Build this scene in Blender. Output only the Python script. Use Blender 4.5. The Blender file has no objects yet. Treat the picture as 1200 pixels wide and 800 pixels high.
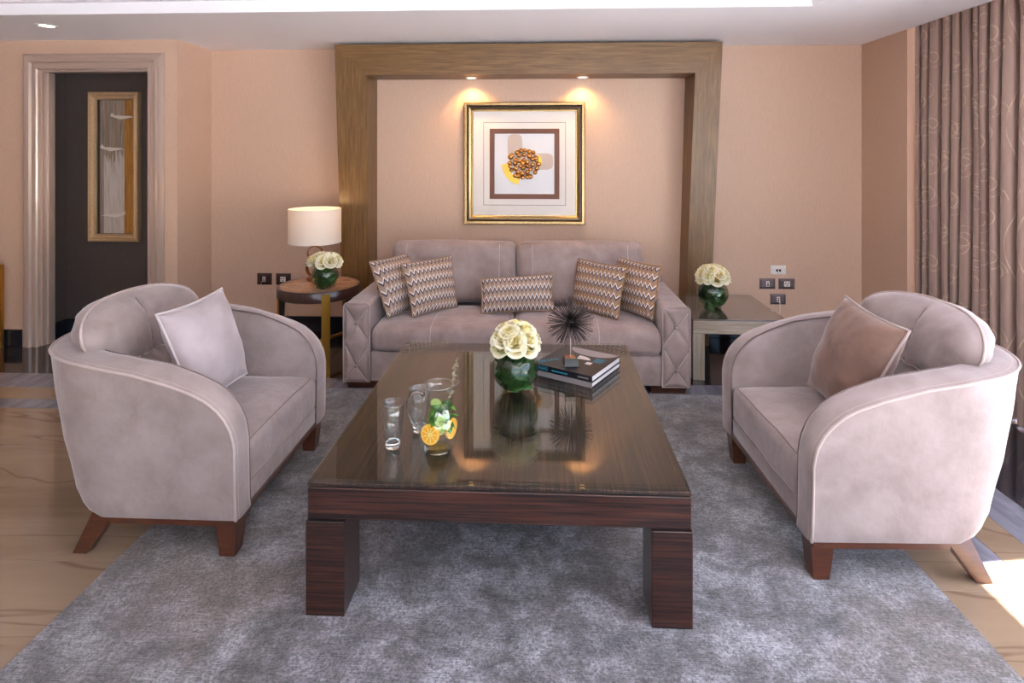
import bpy, bmesh, math, random
from mathutils import Vector, Matrix, noise
random.seed(7)
PI = math.pi
sc = bpy.context.scene
COL = sc.collection

# ------------------------------------------------------------------ camera, world, light, exposure
FPX = 690.0
cam_d = bpy.data.cameras.new('camera'); cam = bpy.data.objects.new('camera', cam_d); COL.objects.link(cam)
cam_d.sensor_fit = 'HORIZONTAL'; cam_d.sensor_width = 36.0; cam_d.lens = FPX / 1200 * 36
cam_d.shift_y = -(400 - 180) / 1200.0
cam_d.clip_start = 0.05
cam.location = (0, 0, 1.55)
cam.rotation_euler = (PI / 2, 0, math.atan(32 / FPX))
sc.camera = cam

SUN_EL = math.atan2(2.40, 1.515); SUN_DIR = Vector((1.0, 0.14, 0)).normalized()
world = bpy.data.worlds.new('sky'); sc.world = world; world.use_nodes = True
wn = world.node_tree.nodes; wl = world.node_tree.links
sky = wn.new('ShaderNodeTexSky'); sky.sky_type = 'NISHITA'; sky.sun_disc = False
sky.sun_elevation = SUN_EL; sky.sun_rotation = math.atan2(SUN_DIR.x, SUN_DIR.y)
sky.air_density = 1.0; sky.dust_density = 1.5; sky.ozone_density = 1.0
bg = next(n for n in wn if n.type == 'BACKGROUND'); bg.inputs[1].default_value = 0.34
wl.new(sky.outputs[0], bg.inputs[0])

sun_d = bpy.data.lights.new('sun', 'SUN'); sun_d.energy = 30.0; sun_d.color = (1.0, 0.98, 0.96); sun_d.angle = 0.012
sun = bpy.data.objects.new('sun', sun_d); COL.objects.link(sun)
sv = Vector((SUN_DIR.x * math.cos(SUN_EL), SUN_DIR.y * math.cos(SUN_EL), math.sin(SUN_EL)))
sun.rotation_euler = sv.to_track_quat('Z', 'Y').to_euler(); sun.location = (8, 1, 9)

def portal(name, loc, rot, sx, sy):
    d = bpy.data.lights.new(name, 'AREA'); d.shape = 'RECTANGLE'; d.size = sx; d.size_y = sy
    o = bpy.data.objects.new(name, d); COL.objects.link(o); o.location = loc; o.rotation_euler = rot
    d.cycles.is_portal = True
portal('window_portal_right', (3.06, 0.85, 1.2), (0, PI / 2, 0), 2.4, 6.7)
portal('window_portal_rear', (0.55, -3.06, 1.25), (PI / 2, 0, 0), 4.3, 2.3)

sc.view_settings.view_transform = 'Standard'; sc.view_settings.look = 'None'
sc.view_settings.gamma = 1.0; sc.view_settings.use_curve_mapping = False
sc.view_settings.exposure = 1.17
sc.cycles.use_denoising = True
sc.cycles.max_bounces = 10; sc.cycles.diffuse_bounces = 6; sc.cycles.transparent_max_bounces = 24
sc.cycles.sample_clamp_indirect = 6.0

# ------------------------------------------------------------------ material helpers
MATS = {}
class NT:
    def __init__(s, name):
        m = bpy.data.materials.new(name); m.use_nodes = True
        s.m = m; s.n = m.node_tree.nodes; s.l = m.node_tree.links
        s.b = next(n for n in s.n if n.type == 'BSDF_PRINCIPLED'); s.out = next(n for n in s.n if n.type == 'OUTPUT_MATERIAL')
        MATS[name] = m
    def new(s, t, **k):
        x = s.n.new(t)
        for a, v in k.items(): setattr(x, a, v)
        return x
    def link(s, a, b): s.l.new(a, b)
    def setp(s, **k):
        for a, v in k.items(): s.b.inputs[a.replace('_', ' ')].default_value = v
    def coord(s, scale=(1, 1, 1), kind='Object', rot=(0, 0, 0)):
        c = s.new('ShaderNodeTexCoord'); mp = s.new('ShaderNodeMapping')
        mp.inputs['Scale'].default_value = scale; mp.inputs['Rotation'].default_value = rot
        s.link(c.outputs[kind], mp.inputs[0]); return mp.outputs[0]
    def noise(s, vec, scale, detail=4, rough=0.5, dist=0.0):
        t = s.new('ShaderNodeTexNoise'); t.inputs['Scale'].default_value = scale; t.inputs['Detail'].default_value = detail
        t.inputs['Roughness'].default_value = rough; t.inputs['Distortion'].default_value = dist
        s.link(vec, t.inputs['Vector']); return t.outputs['Fac']
    def ramp(s, fac, stops, interp='LINEAR'):
        r = s.new('ShaderNodeValToRGB'); r.color_ramp.interpolation = interp
        e = r.color_ramp.elements
        while len(e) < len(stops): e.new(0.5)
        for el, (p, c) in zip(e, stops): el.position = p; el.color = (c[0], c[1], c[2], 1)
        s.link(fac, r.inputs[0]); return r.outputs[0]
    def mix(s, fac, a, b, mode='MIX'):
        m = s.new('ShaderNodeMix', data_type='RGBA', blend_type=mode)
        for i, v in ((0, fac), (6, a), (7, b)):
            if hasattr(v, 'is_linked') or hasattr(v, 'links'): s.link(v, m.inputs[i])
            else: m.inputs[i].default_value = v if i == 0 else (*v[:3], 1)
        return m.outputs[2]
    def math(s, op, a, b=None, c=None):
        m = s.new('ShaderNodeMath', operation=op)
        for i, v in enumerate((a, b, c)):
            if v is None: continue
            if hasattr(v, 'links'): s.link(v, m.inputs[i])
            else: m.inputs[i].default_value = v
        return m.outputs[0]
    def bump(s, h, strength=0.3, dist=0.01):
        b = s.new('ShaderNodeBump'); b.inputs['Strength'].default_value = strength; b.inputs['Distance'].default_value = dist
        s.link(h, b.inputs['Height']); s.link(b.outputs[0], s.b.inputs['Normal'])
    def color(s, c):
        if hasattr(c, 'links'): s.link(c, s.b.inputs['Base Color'])
        else: s.b.inputs['Base Color'].default_value = (*c, 1)

def plain(name, c, rough=0.5, metal=0.0, **k):
    t = NT(name); t.color(c); t.setp(Roughness=rough, Metallic=metal, **k); return t.m

def srgb(r, g, b):
    f = lambda v: (v / 255 / 12.92) if v / 255 <= 0.04045 else ((v / 255 + 0.055) / 1.055) ** 2.4
    return (f(r), f(g), f(b))

def wallpaper(name, a, b):
    t = NT(name)
    v = t.coord((90, 90, 9)); n = t.noise(v, 3.0, 5, 0.6)
    big = t.noise(t.coord((1, 1, 1)), 1.2, 2)
    c = t.ramp(n, [(0.3, a), (0.7, b)])
    t.color(c); t.setp(Roughness=0.62); t.b.inputs['Specular IOR Level'].default_value = 0.35
    t.bump(n, 0.12, 0.004); return t.m
wallpaper('wallpaper', srgb(201, 168, 145), srgb(210, 179, 157))
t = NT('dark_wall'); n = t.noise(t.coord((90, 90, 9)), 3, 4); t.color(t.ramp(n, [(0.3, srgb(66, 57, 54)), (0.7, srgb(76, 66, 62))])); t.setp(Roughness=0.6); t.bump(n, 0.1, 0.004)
plain('ceiling_paint', srgb(247, 245, 248), 0.85)
plain('white_plastic', srgb(232, 226, 220), 0.4)
plain('dark_plate', srgb(120, 106, 108), 0.32, 0.55)
plain('brown_plate', srgb(70, 50, 45), 0.35, 0.3)
plain('black', (0.012, 0.012, 0.014), 0.5)
plain('black_gloss', (0.012, 0.014, 0.022), 0.12)
plain('brass', srgb(196, 150, 66), 0.32, 1.0)
plain('bronze', srgb(172, 118, 80), 0.25, 1.0)
plain('casing', srgb(196, 176, 164), 0.28, 0.45)
plain('white_metal', srgb(230, 228, 225), 0.4)
plain('bounce_surface', srgb(210, 213, 219), 0.9)  # for the added outdoor slab; pale, cool tone chosen for its bounced light
plain('window_frame', srgb(120, 110, 100), 0.4, 0.5)
plain('stitch', srgb(196, 178, 168), 0.7)
plain('stitch_dark', srgb(122, 104, 101), 0.8)

def veined(name, base, base2, vein, rough=0.08, scale=1.0, vs=(1, 1, 1), vein_w=0.03, amount=0.7, rot=(0, 0, 0), vdet=7):
    t = NT(name)
    v = t.coord(vs, rot=rot)
    n1 = t.noise(v, 1.6 * scale, 6, 0.6, 1.2); c = t.ramp(n1, [(0.3, base), (0.72, base2)])
    n2 = t.noise(v, 1.3 * scale, vdet, 0.5, 0.9)
    d = t.math('ABSOLUTE', t.math('SUBTRACT', n2, 0.5))
    m = t.math('MULTIPLY', t.math('SUBTRACT', 1.0, t.math('MINIMUM', t.math('DIVIDE', d, vein_w), 1.0)), amount)
    t.color(t.mix(m, c, vein)); t.setp(Roughness=rough)
    t.b.inputs['Specular IOR Level'].default_value = 0.8
    return t.m
veined('marble_beige', srgb(158, 138, 117), srgb(131, 107, 84), srgb(102, 77, 57), 0.045, 1.0, (0.35, 1.9, 1), 0.010, 0.6, (0, 0, 0.22), 3)
veined('marble_grey', srgb(104, 104, 116), srgb(140, 140, 152), srgb(160, 160, 170), 0.10, 3.0, (2, 0.5, 1), 0.03, 0.3, (0, 0, 0.5), 3)
veined('marble_black', srgb(26, 27, 34), srgb(40, 41, 50), srgb(92, 92, 102), 0.08, 2.0, (1, 1, 1), 0.005, 0.45)
veined('stone_top', srgb(196, 160, 132), srgb(160, 116, 92), srgb(120, 80, 62), 0.18, 6, (1, 1.6, 1), 0.03, 0.6)

def velvet(name, a, b, sheen=0.5, scale=7.0, tint=(1, 0.95, 0.97)):
    t = NT(name)
    v = t.coord((1, 1, 1)); n = t.noise(v, scale, 5, 0.6, 0.25)
    t.color(t.ramp(n, [(0.32, a), (0.66, b)])); t.setp(Roughness=0.75)
    t.b.inputs['Specular IOR Level'].default_value = 0.25
    t.b.inputs['Sheen Weight'].default_value = sheen; t.b.inputs['Sheen Roughness'].default_value = 0.38
    t.b.inputs['Sheen Tint'].default_value = (*tint, 1)
    t.bump(t.noise(v, 26, 3), 0.12, 0.02); return t.m
velvet('velvet_chair', srgb(140, 124, 120), srgb(160, 144, 141), 0.6)
velvet('velvet_sofa', srgb(140, 120, 115), srgb(166, 146, 141))
velvet('velvet_pillow_pale', srgb(164, 150, 150), srgb(178, 164, 166))
velvet('velvet_pillow_tan', srgb(118, 91, 79), srgb(138, 109, 96))
velvet('piping', srgb(172, 154, 148), srgb(184, 166, 160), 0.3)
velvet('piping_pale', srgb(186, 174, 174), srgb(196, 184, 184), 0.3)

def wood(name, stops, scale, rough=0.25, n=3.0, coat=0.0, detail=6):
    t = NT(name)
    v = t.coord(scale); f = t.noise(v, n, detail, 0.65, 0.4)
    t.color(t.ramp(f, stops)); t.setp(Roughness=rough)
    if coat: t.b.inputs['Coat Weight'].default_value = coat; t.b.inputs['Coat Roughness'].default_value = 0.06
    t.bump(f, 0.06, 0.004); return t.m
EB = [(0.40, srgb(10, 6, 6)), (0.46, srgb(34, 16, 13)), (0.53, srgb(56, 28, 20)), (0.70, srgb(84, 46, 31))]
wood('ebony_x', EB, (0.9, 30, 46), 0.28, 3.0, 0.4)
EBT = [(0.38, srgb(14, 9, 7)), (0.46, srgb(34, 21, 14)), (0.56, srgb(58, 37, 24)), (0.70, srgb(86, 58, 37))]
wood('ebony_y', EBT, (40, 0.8, 20), 0.5, 3.0)
GO = [(0.30, srgb(88, 61, 32)), (0.5, srgb(112, 81, 44)), (0.7, srgb(134, 101, 59))]
wood('oak_z', GO, (22, 22, 1.2), 0.38, 3.0)
wood('oak_x', GO, (1.2, 22, 22), 0.38, 3.0)
SO = [(0.30, srgb(124, 110, 94)), (0.5, srgb(150, 136, 120)), (0.7, srgb(172, 158, 142))]
wood('silver_oak', SO, (1.2, 14, 24), 0.4, 3.0)
wood('silver_oak_z', SO, (24, 24, 1.2), 0.4, 3.0)
wood('walnut', [(0.3, srgb(66, 34, 22)), (0.7, srgb(96, 51, 32))], (3, 3, 14), 0.3, 3.0, 0.3)
wood('dark_walnut', [(0.3, srgb(44, 26, 24)), (0.7, srgb(66, 40, 34))], (14, 14, 3), 0.3, 3.0, 0.3)

# rug: brushed viscose, silvery grey with worn taupe patches
t = NT('rug')
v = t.coord((1, 1, 1)); big = t.noise(t.coord((3.4, 3.6, 1)), 1.6, 9, 0.72, 0.3)
st = t.noise(t.coord((5, 90, 1)), 2.5, 4, 0.65); fine = t.noise(v, 115, 3, 0.8)
c = t.ramp(big, [(0.36, srgb(60, 56, 57)), (0.48, srgb(98, 94, 97)), (0.57, srgb(130, 127, 132)), (0.69, srgb(160, 158, 166))])
warm = t.ramp(t.noise(t.coord((0.9, 1.1, 1)), 1.1, 3), [(0.5, (0, 0, 0)), (0.66, (1, 1, 1))])
c = t.mix(t.math('MULTIPLY', warm, 0.6), c, srgb(108, 92, 78))
c = t.mix(0.5, c, t.ramp(st, [(0.3, (0.05, 0.05, 0.05)), (0.7, (0.95, 0.95, 0.95))]), 'SOFT_LIGHT')
c = t.mix(0.75, c, t.ramp(fine, [(0.35, (0.0, 0.0, 0.0)), (0.65, (1, 1, 1))]), 'OVERLAY')
t.color(c); t.setp(Roughness=0.8); t.b.inputs['Sheen Weight'].default_value = 0.3
t.bump(t.math('ADD', fine, t.math('MULTIPLY', st, 0.6)), 0.7, 0.008)

# chevron knit for the scatter cushions (uv: metres / cushion)
def chevron(name, warm):
    t = NT(name)
    uvn = t.new('ShaderNodeTexCoord'); sp = t.new('ShaderNodeSeparateXYZ'); t.link(uvn.outputs['UV'], sp.inputs[0])
    tri = t.math('PINGPONG', sp.outputs[0], 0.5)               # 0..0.5 per unit
    y = t.math('ADD', sp.outputs[1], t.math('MULTIPLY', tri, 1.0))
    f = t.math('FRACT', y)
    dk = srgb(62, 52, 66); wh = srgb(226, 216, 210); tan = srgb(160, 130, 104) if not warm else srgb(150, 112, 76); pk = srgb(186, 160, 144) if not warm else srgb(170, 134, 100); gr = srgb(138, 122, 124)
    c = t.ramp(f, [(0.0, tan), (0.16, gr), (0.24, dk), (0.44, wh), (0.60, pk), (0.72, tan), (0.86, pk), (0.93, gr)], 'CONSTANT')
    fine = t.noise(t.coord((1, 1, 1)), 220, 2)
    c = t.mix(0.5, c, t.ramp(fine, [(0.3, (0.15, 0.15, 0.15)), (0.7, (0.85, 0.85, 0.85))]), 'SOFT_LIGHT')
    t.color(c); t.setp(Roughness=0.9); t.bump(fine, 0.5, 0.006); return t.m
chevron('chevron_cool', False); chevron('chevron_warm', True)

t = NT('curtain'); n = t.noise(t.coord((60, 60, 60)), 6, 3); t.color(t.ramp(n, [(0.3, srgb(160, 132, 120)), (0.7, srgb(176, 148, 136))])); t.setp(Roughness=0.55); t.b.inputs['Sheen Weight'].default_value = 0.35
plain('embroidery', srgb(206, 180, 158), 0.45)
t = NT('lamp_shade'); t.color(srgb(238, 232, 224)); t.setp(Roughness=0.9)
tr = t.new('ShaderNodeBsdfTranslucent'); tr.inputs[0].default_value = (*srgb(240, 226, 205), 1); mx = t.new('ShaderNodeMixShader'); mx.inputs[0].default_value = 0.3
t.link(t.b.outputs[0], mx.inputs[1]); t.link(tr.outputs[0], mx.inputs[2]); t.link(mx.outputs[0], t.out.inputs[0])

def emit(name, c, s):
    t = NT(name); t.color((0.8, 0.8, 0.8)); t.b.inputs['Emission Color'].default_value = (*c, 1); t.b.inputs['Emission Strength'].default_value = s
emit('lamp_glow', (1.0, 0.72, 0.38), 4.0); emit('down_glow', (1.0, 0.86, 0.62), 6.0)

def thin_glass(name, tint, ior, gloss=(1, 1, 1), power=5.0):
    t = NT(name); t.n.remove(t.b)
    tr = t.new('ShaderNodeBsdfTransparent'); tr.inputs[0].default_value = (*tint, 1)
    gl = t.new('ShaderNodeBsdfGlossy'); gl.inputs['Roughness'].default_value = 0.0; gl.inputs[0].default_value = (*gloss, 1)
    lw = t.new('ShaderNodeLayerWeight'); lw.inputs[0].default_value = 0.5     # Schlick reflectance, the same from both sides of the sheet
    f0 = ((ior - 1) / (ior + 1)) ** 2
    fr = t.math('MULTIPLY_ADD', t.math('POWER', lw.outputs['Facing'], power), 1 - f0, f0)
    mx = t.new('ShaderNodeMixShader'); t.link(fr, mx.inputs[0]); t.link(tr.outputs[0], mx.inputs[1]); t.link(gl.outputs[0], mx.inputs[2])
    t.link(mx.outputs[0], t.out.inputs[0]); return t.m
thin_glass('glass', (0.95, 0.96, 0.96), 1.58, power=3.2); thin_glass('table_glass', (0.94, 0.965, 0.955), 1.42)
thin_glass('water', (0.94, 0.965, 0.94), 1.08); thin_glass('vase_glass', (0.62, 0.72, 0.63), 1.65); thin_glass('pane', (0.98, 0.98, 0.98), 1.25)
t = NT('solid_glass'); t.color((0.96, 0.98, 0.97)); t.setp(Roughness=0.0, IOR=1.45); t.b.inputs['Transmission Weight'].default_value = 1.0

t = NT('gold_frame'); n = t.noise(t.coord((40, 40, 40)), 3, 4); t.color(t.ramp(n, [(0.3, srgb(150, 124, 84)), (0.7, srgb(186, 160, 118))])); t.setp(Roughness=0.26, Metallic=0.95)
t = NT('champagne_frame'); n = t.noise(t.coord((40, 40, 40)), 3, 4); t.color(t.ramp(n, [(0.3, srgb(186, 158, 124)), (0.7, srgb(212, 186, 150))])); t.setp(Roughness=0.35, Metallic=0.7)
plain('mat_board', srgb(232, 224, 216), 0.8); plain('mat_brown', srgb(118, 76, 58), 0.6); plain('art_white', srgb(228, 228, 230), 0.8)
plain('taupe', srgb(204, 186, 174), 0.8); plain('gold_leaf', srgb(206, 160, 66), 0.35, 0.7); plain('gold_bead', srgb(196, 142, 80), 0.2, 0.92)
plain('silver', srgb(220, 214, 206), 0.3, 0.5)
# abstract painting of the corridor niche: brushed taupe with pale ragged field and amber stripe
t = NT('abstract_paint')
uvn = t.new('ShaderNodeTexCoord'); sp = t.new('ShaderNodeSeparateXYZ'); t.link(uvn.outputs['UV'], sp.inputs[0])
mp = t.new('ShaderNodeMapping'); mp.inputs['Scale'].default_value = (9, 1.6, 1); t.link(uvn.outputs['UV'], mp.inputs[0])
br = t.noise(mp.outputs[0], 3.0, 6, 0.65, 0.3)
c = t.ramp(br, [(0.25, srgb(84, 70, 58)), (0.5, srgb(136, 120, 106)), (0.75, srgb(176, 164, 150))])
mp2 = t.new('ShaderNodeMapping'); mp2.inputs['Scale'].default_value = (7, 0.6, 1); t.link(uvn.outputs['UV'], mp2.inputs[0])
edge = t.math('ADD', sp.outputs[1], t.math('MULTIPLY', t.noise(mp2.outputs[0], 2.2, 4, 0.6), 0.55))
pale = t.math('LESS_THAN', edge, 0.86)
pale = t.math('MULTIPLY', pale, t.math('GREATER_THAN', sp.outputs[0], 0.12))
c = t.mix(pale, c, t.ramp(br, [(0.25, srgb(140, 128, 118)), (0.5, srgb(186, 176, 170)), (0.8, srgb(206, 196, 190))]))
amb = t.math('GREATER_THAN', t.math('ADD', sp.outputs[0], t.math('MULTIPLY', br, 0.06)), 0.78)
c = t.mix(amb, c, t.ramp(br, [(0.2, srgb(54, 34, 16)), (0.5, srgb(160, 106, 24)), (0.75, srgb(190, 138, 44))]))
t.color(c); t.setp(Roughness=0.35)

t = NT('rose_petal'); v = t.coord((1, 1, 0)); ln = t.new('ShaderNodeVectorMath', operation='LENGTH'); t.link(v, ln.inputs[0])
rd = t.math('ADD', ln.outputs['Value'], t.math('MULTIPLY', t.math('SUBTRACT', t.noise(t.coord((1, 1, 1)), 3, 2), .5), .5))
t.color(t.ramp(rd, [(0.12, srgb(216, 194, 110)), (0.42, srgb(236, 224, 170)), (0.8, srgb(244, 238, 214))])); t.setp(Roughness=0.55); t.b.inputs['Subsurface Weight'].default_value = 0.25; t.b.inputs['Subsurface Radius'].default_value = (0.01, 0.008, 0.004)
t = NT('leaf_green'); n = t.noise(t.coord((1, 1, 1)), 30, 3); t.color(t.ramp(n, [(0.3, srgb(26, 54, 20)), (0.7, srgb(66, 106, 44))])); t.setp(Roughness=0.4)
plain('stem_green', srgb(92, 128, 62), 0.5)
plain('mint', srgb(70, 128, 40), 0.45); plain('cucumber', srgb(150, 176, 92), 0.35); plain('cucumber_skin', srgb(50, 104, 40), 0.35)
t = NT('orange_flesh'); n = t.noise(t.coord((60, 60, 60)), 5, 3); t.color(t.ramp(n, [(0.3, srgb(246, 160, 16)), (0.7, srgb(255, 190, 40))])); t.setp(Roughness=0.3)
plain('orange_rind', srgb(250, 176, 24), 0.4); plain('orange_pith', srgb(252, 226, 150), 0.5); plain('thyme', srgb(150, 150, 122), 0.6)
plain('book_black', srgb(24, 23, 27), 0.35); plain('book_page', srgb(214, 208, 206), 0.8); plain('print_cyan', srgb(40, 150, 176), 0.5); plain('print_grey', srgb(150, 140, 138), 0.5); plain('print_white', srgb(214, 204, 200), 0.5)
plain('book_grey', srgb(128, 120, 120), 0.5)
plain('gunmetal', srgb(70, 62, 60), 0.3, 0.9)

# ------------------------------------------------------------------ mesh helpers
def me_from(verts, faces, smooth=False, uvs=None, name='mesh'):
    me = bpy.data.meshes.new(name); me.from_pydata([tuple(v) for v in verts], [], faces); me.update()
    if uvs:
        l = me.uv_layers.new(name='UVMap')
        for lp in me.loops: l.data[lp.index].uv = uvs[lp.vertex_index]
    if smooth: me.polygons.foreach_set('use_smooth', [True] * len(me.polygons))
    return me

def rootmat(o):
    while o.parent: o = o.parent
    return Matrix.Translation(o.location) @ o.rotation_euler.to_matrix().to_4x4()

def obj(name, me, mat, parent=None, local=False):
    o = bpy.data.objects.new(name, me); COL.objects.link(o)
    if mat and not me.materials: me.materials.append(MATS[mat])
    if parent:
        o.parent = parent
        if not local: me.transform(rootmat(parent).inverted())
    return o

def tag(o, label=None, cat=None, group=None, kind=None):
    if label: o['label'] = label
    if cat: o['category'] = cat
    if group: o['group'] = group
    if kind: o['kind'] = kind
    return o
def thing(name, label, cat, loc=(0, 0, 0), rz=0.0, group=None):
    o = bpy.data.objects.new(name, None); COL.objects.link(o); o.empty_display_size = 0.1
    o.location = loc; o.rotation_euler = (0, 0, rz); return tag(o, label, cat, group)
def struct(name, me, mat, parent=None):
    o = obj(name, me, mat, parent)
    if not parent: o['kind'] = 'structure'
    return o

def box(x0, x1, y0, y1, z0, z1, bev=0.0, seg=2, smooth=None):
    bm = bmesh.new(); bmesh.ops.create_cube(bm, size=1)
    bmesh.ops.scale(bm, vec=(x1 - x0, y1 - y0, z1 - z0), verts=bm.verts)
    bmesh.ops.translate(bm, vec=((x0 + x1) / 2, (y0 + y1) / 2, (z0 + z1) / 2), verts=bm.verts)
    if bev: bmesh.ops.bevel(bm, geom=bm.edges[:], offset=bev, segments=seg, profile=0.5, affect='EDGES')
    me = bpy.data.meshes.new('box'); bm.to_mesh(me); bm.free()
    if bev and seg > 1 and smooth is not False:
        me.polygons.foreach_set('use_smooth', [True] * len(me.polygons)); 
        try: me.set_sharp_from_angle(angle=math.radians(40))
        except Exception: pass
    return me

def hexa(c):   # 8 corners: bottom 4 (ccw) then top 4
    return me_from(c, [(3, 2, 1, 0), (4, 5, 6, 7), (0, 1, 5, 4), (1, 2, 6, 5), (2, 3, 7, 6), (3, 0, 4, 7)])

def lathe(profile, seg=32, cx=0, cy=0, smooth=True, cap=False):
    vs = []; fs = []; n = len(profile)
    for i in range(seg):
        a = 2 * PI * i / seg
        for r, z in profile: vs.append((cx + r * math.cos(a), cy + r * math.sin(a), z))
    for i in range(seg):
        j = (i + 1) % seg
        for k in range(n - 1): fs.append((i * n + k, j * n + k, j * n + k + 1, i * n + k + 1))
    if cap:
        fs.append(tuple(i * n for i in range(seg))[::-1]); fs.append(tuple(i * n + n - 1 for i in range(seg)))
    me = me_from(vs, fs, smooth)
    if smooth:
        try: me.set_sharp_from_angle(angle=math.radians(45))
        except Exception: pass
    return me

def tube(pts, r, seg=8, closed=False, taper=None):
    pts = [Vector(p) for p in pts]; n = len(pts); vs = []; fs = []
    prev = None
    for i, p in enumerate(pts):
        if closed: d = pts[(i + 1) % n] - pts[i - 1]
        else: d = pts[min(i + 1, n - 1)] - pts[max(i - 1, 0)]
        d.normalize()
        if prev is None:
            u = d.orthogonal().normalized()
        else:
            u = (prev - d * prev.dot(d)); u = u.normalized() if u.length > 1e-6 else d.orthogonal().normalized()
        prev = u; w = d.cross(u)
        rr = r if taper is None else r * taper(i / max(1, n - 1))
        for k in range(seg):
            a = 2 * PI * k / seg; vs.append(p + u * (rr * math.cos(a)) + w * (rr * math.sin(a)))
    m = n if closed else n - 1
    for i in range(m):
        j = (i + 1) % n
        for k in range(seg):
            l = (k + 1) % seg; fs.append((i * seg + k, i * seg + l, j * seg + l, j * seg + k))
    if not closed: fs.append(tuple(range(seg))[::-1]); fs.append(tuple((n - 1) * seg + k for k in range(seg)))
    return me_from(vs, fs, True)

def join(meshes):
    bm = bmesh.new()
    for m in meshes: bm.from_mesh(m)
    me = bpy.data.meshes.new('joined'); bm.to_mesh(me); bm.free(); return me

def grid_mesh(nu, nv, fn, closed_u=False, uvfn=None, flip=False):
    vs = []; uv = []; fs = []
    for i in range(nu):
        for j in range(nv):
            u, v = i / (nu - (0 if closed_u else 1)), j / (nv - 1)
            vs.append(fn(u, v)); uv.append(uvfn(u, v) if uvfn else (u, v))
    for i in range(nu if closed_u else nu - 1):
        a = (i + 1) % nu
        for j in range(nv - 1):
            q = (i * nv + j, a * nv + j, a * nv + j + 1, i * nv + j + 1); fs.append(q[::-1] if flip else q)
    return me_from(vs, fs, True, uv)

def rect_frame(x0, x1, z0, z1, y, prof):
    # prof: (inset, stand-off towards the room); mitred at the four corners
    vs = []; fs = []
    for a, b in prof: vs += [(x0 + a, y - b, z0 + a), (x1 - a, y - b, z0 + a), (x1 - a, y - b, z1 - a), (x0 + a, y - b, z1 - a)]
    for k in range(len(prof) - 1):
        for i in range(4):
            j = (i + 1) % 4; fs.append((k * 4 + i, k * 4 + j, k * 4 + 4 + j, k * 4 + 4 + i))
    return me_from(vs, fs)

def pillow_parts(c, T, un=1.0, vn=1.0, n=26, pinch=0.05, seedv=0.0, wr=0.006):
    """c: corners TL, TR, BR, BL (seen from the front). Returns body mesh and its edge loop."""
    TL, TR, BR, BL = [Vector(p) for p in c]
    nrm = ((TR - TL).cross(BL - TL)).normalized()      # towards the viewer for a front-facing pillow
    if nrm.y > 0 and abs(nrm.y) > 0.3: nrm = -nrm
    def P(u, v):      # u left-right, v bottom-top in 0..1
        a = 2 * u - 1; b = 2 * v - 1
        a2 = a * (1 - pinch * (1 - b * b)); b2 = b * (1 - pinch * (1 - a * a))
        U = (a2 + 1) / 2; V = (b2 + 1) / 2
        return BL * (1 - U) * (1 - V) + BR * U * (1 - V) + TL * (1 - U) * V + TR * U * V
    def th(u, v):
        a = abs(2 * u - 1); b = abs(2 * v - 1)
        return T * 0.5 * ((1 - a ** 2.4) ** 0.55) * ((1 - b ** 2.4) ** 0.55)
    vs = []; uv = []; fs = []
    for s in (1, -1):
        for i in range(n):
            for j in range(n):
                u, v = i / (n - 1), j / (n - 1)
                p = P(u, v); q = p * 9 + Vector((seedv, seedv, s))
                e = min(u, 1 - u, v, 1 - v)
                w = wr * noise.noise(q) * min(1, e * 8) + wr * 0.6 * noise.noise(p * 24 + Vector((0, seedv, 0))) * max(0, 1 - e * 5) * min(1, e * 20)
                vs.append(p + nrm * (s * th(u, v) + w)); uv.append((u * un, v * vn))
    N = n * n
    for i in range(n - 1):
        for j in range(n - 1):
            a, b, c_, d = i * n + j, (i + 1) * n + j, (i + 1) * n + j + 1, i * n + j + 1
            fs.append((a, b, c_, d)); fs.append((N + d, N + c_, N + b, N + a))
    me = me_from(vs, fs, True, uv)
    bm = bmesh.new(); bm.from_mesh(me); bmesh.ops.remove_doubles(bm, verts=bm.verts, dist=0.0004); bmesh.ops.recalc_face_normals(bm, faces=bm.faces); bm.to_mesh(me); bm.free()
    me.polygons.foreach_set('use_smooth', [True] * len(me.polygons))
    k = 20
    loop = [P(i / k, 0) for i in range(k)] + [P(1, i / k) for i in range(k)] + [P(1 - i / k, 1) for i in range(k)] + [P(0, 1 - i / k) for i in range(k)]
    return me, loop

from mathutils.bvhtree import BVHTree
def drape(me, pts, d, lift, r):
    bv = BVHTree.FromPolygons([v.co for v in me.vertices], [tuple(p.vertices) for p in me.polygons]); d = Vector(d).normalized(); out = []
    for p in pts:
        h_, n_, i_, _ = bv.ray_cast(Vector(p) - d * 2.0, d)
        if h_ is not None: out.append(h_ - d * lift)
    return tube(out, r, 6)

# ------------------------------------------------------------------ the room
H = 2.46; YB = 5.05; YD = 4.56; XL = -2.88; XR = 2.69; XW = 2.95; XFAR = -6.5; YF = -3.0
floor = struct('floor', box(XFAR - .1, XW + .1, YF - .1, 5.2, -0.12, -0.021), 'marble_black')
tile_cache = {}
def tile(x0, x1, y0, y1, m):
    g = 0.0008; key = (round(x1 - x0, 3), round(y1 - y0, 3), m)
    if key not in tile_cache:
        w, d = (x1 - x0) / 2 - g, (y1 - y0) / 2 - g
        me = box(-w, w, -d, d, -0.02, 0, 0.0008, 1); me.materials.append(MATS[m]); tile_cache[key] = me
    o = bpy.data.objects.new('marble_tile', tile_cache[key]); COL.objects.link(o); o.parent = floor
    o.location = ((x0 + x1) / 2, (y0 + y1) / 2, 0)
def strip_y(y0, y1, x0, x1, L, m):      # a band running along x
    n = max(1, round((x1 - x0) / L)); d = (x1 - x0) / n
    for i in range(n): tile(x0 + i * d, x0 + (i + 1) * d, y0, y1, m)
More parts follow.
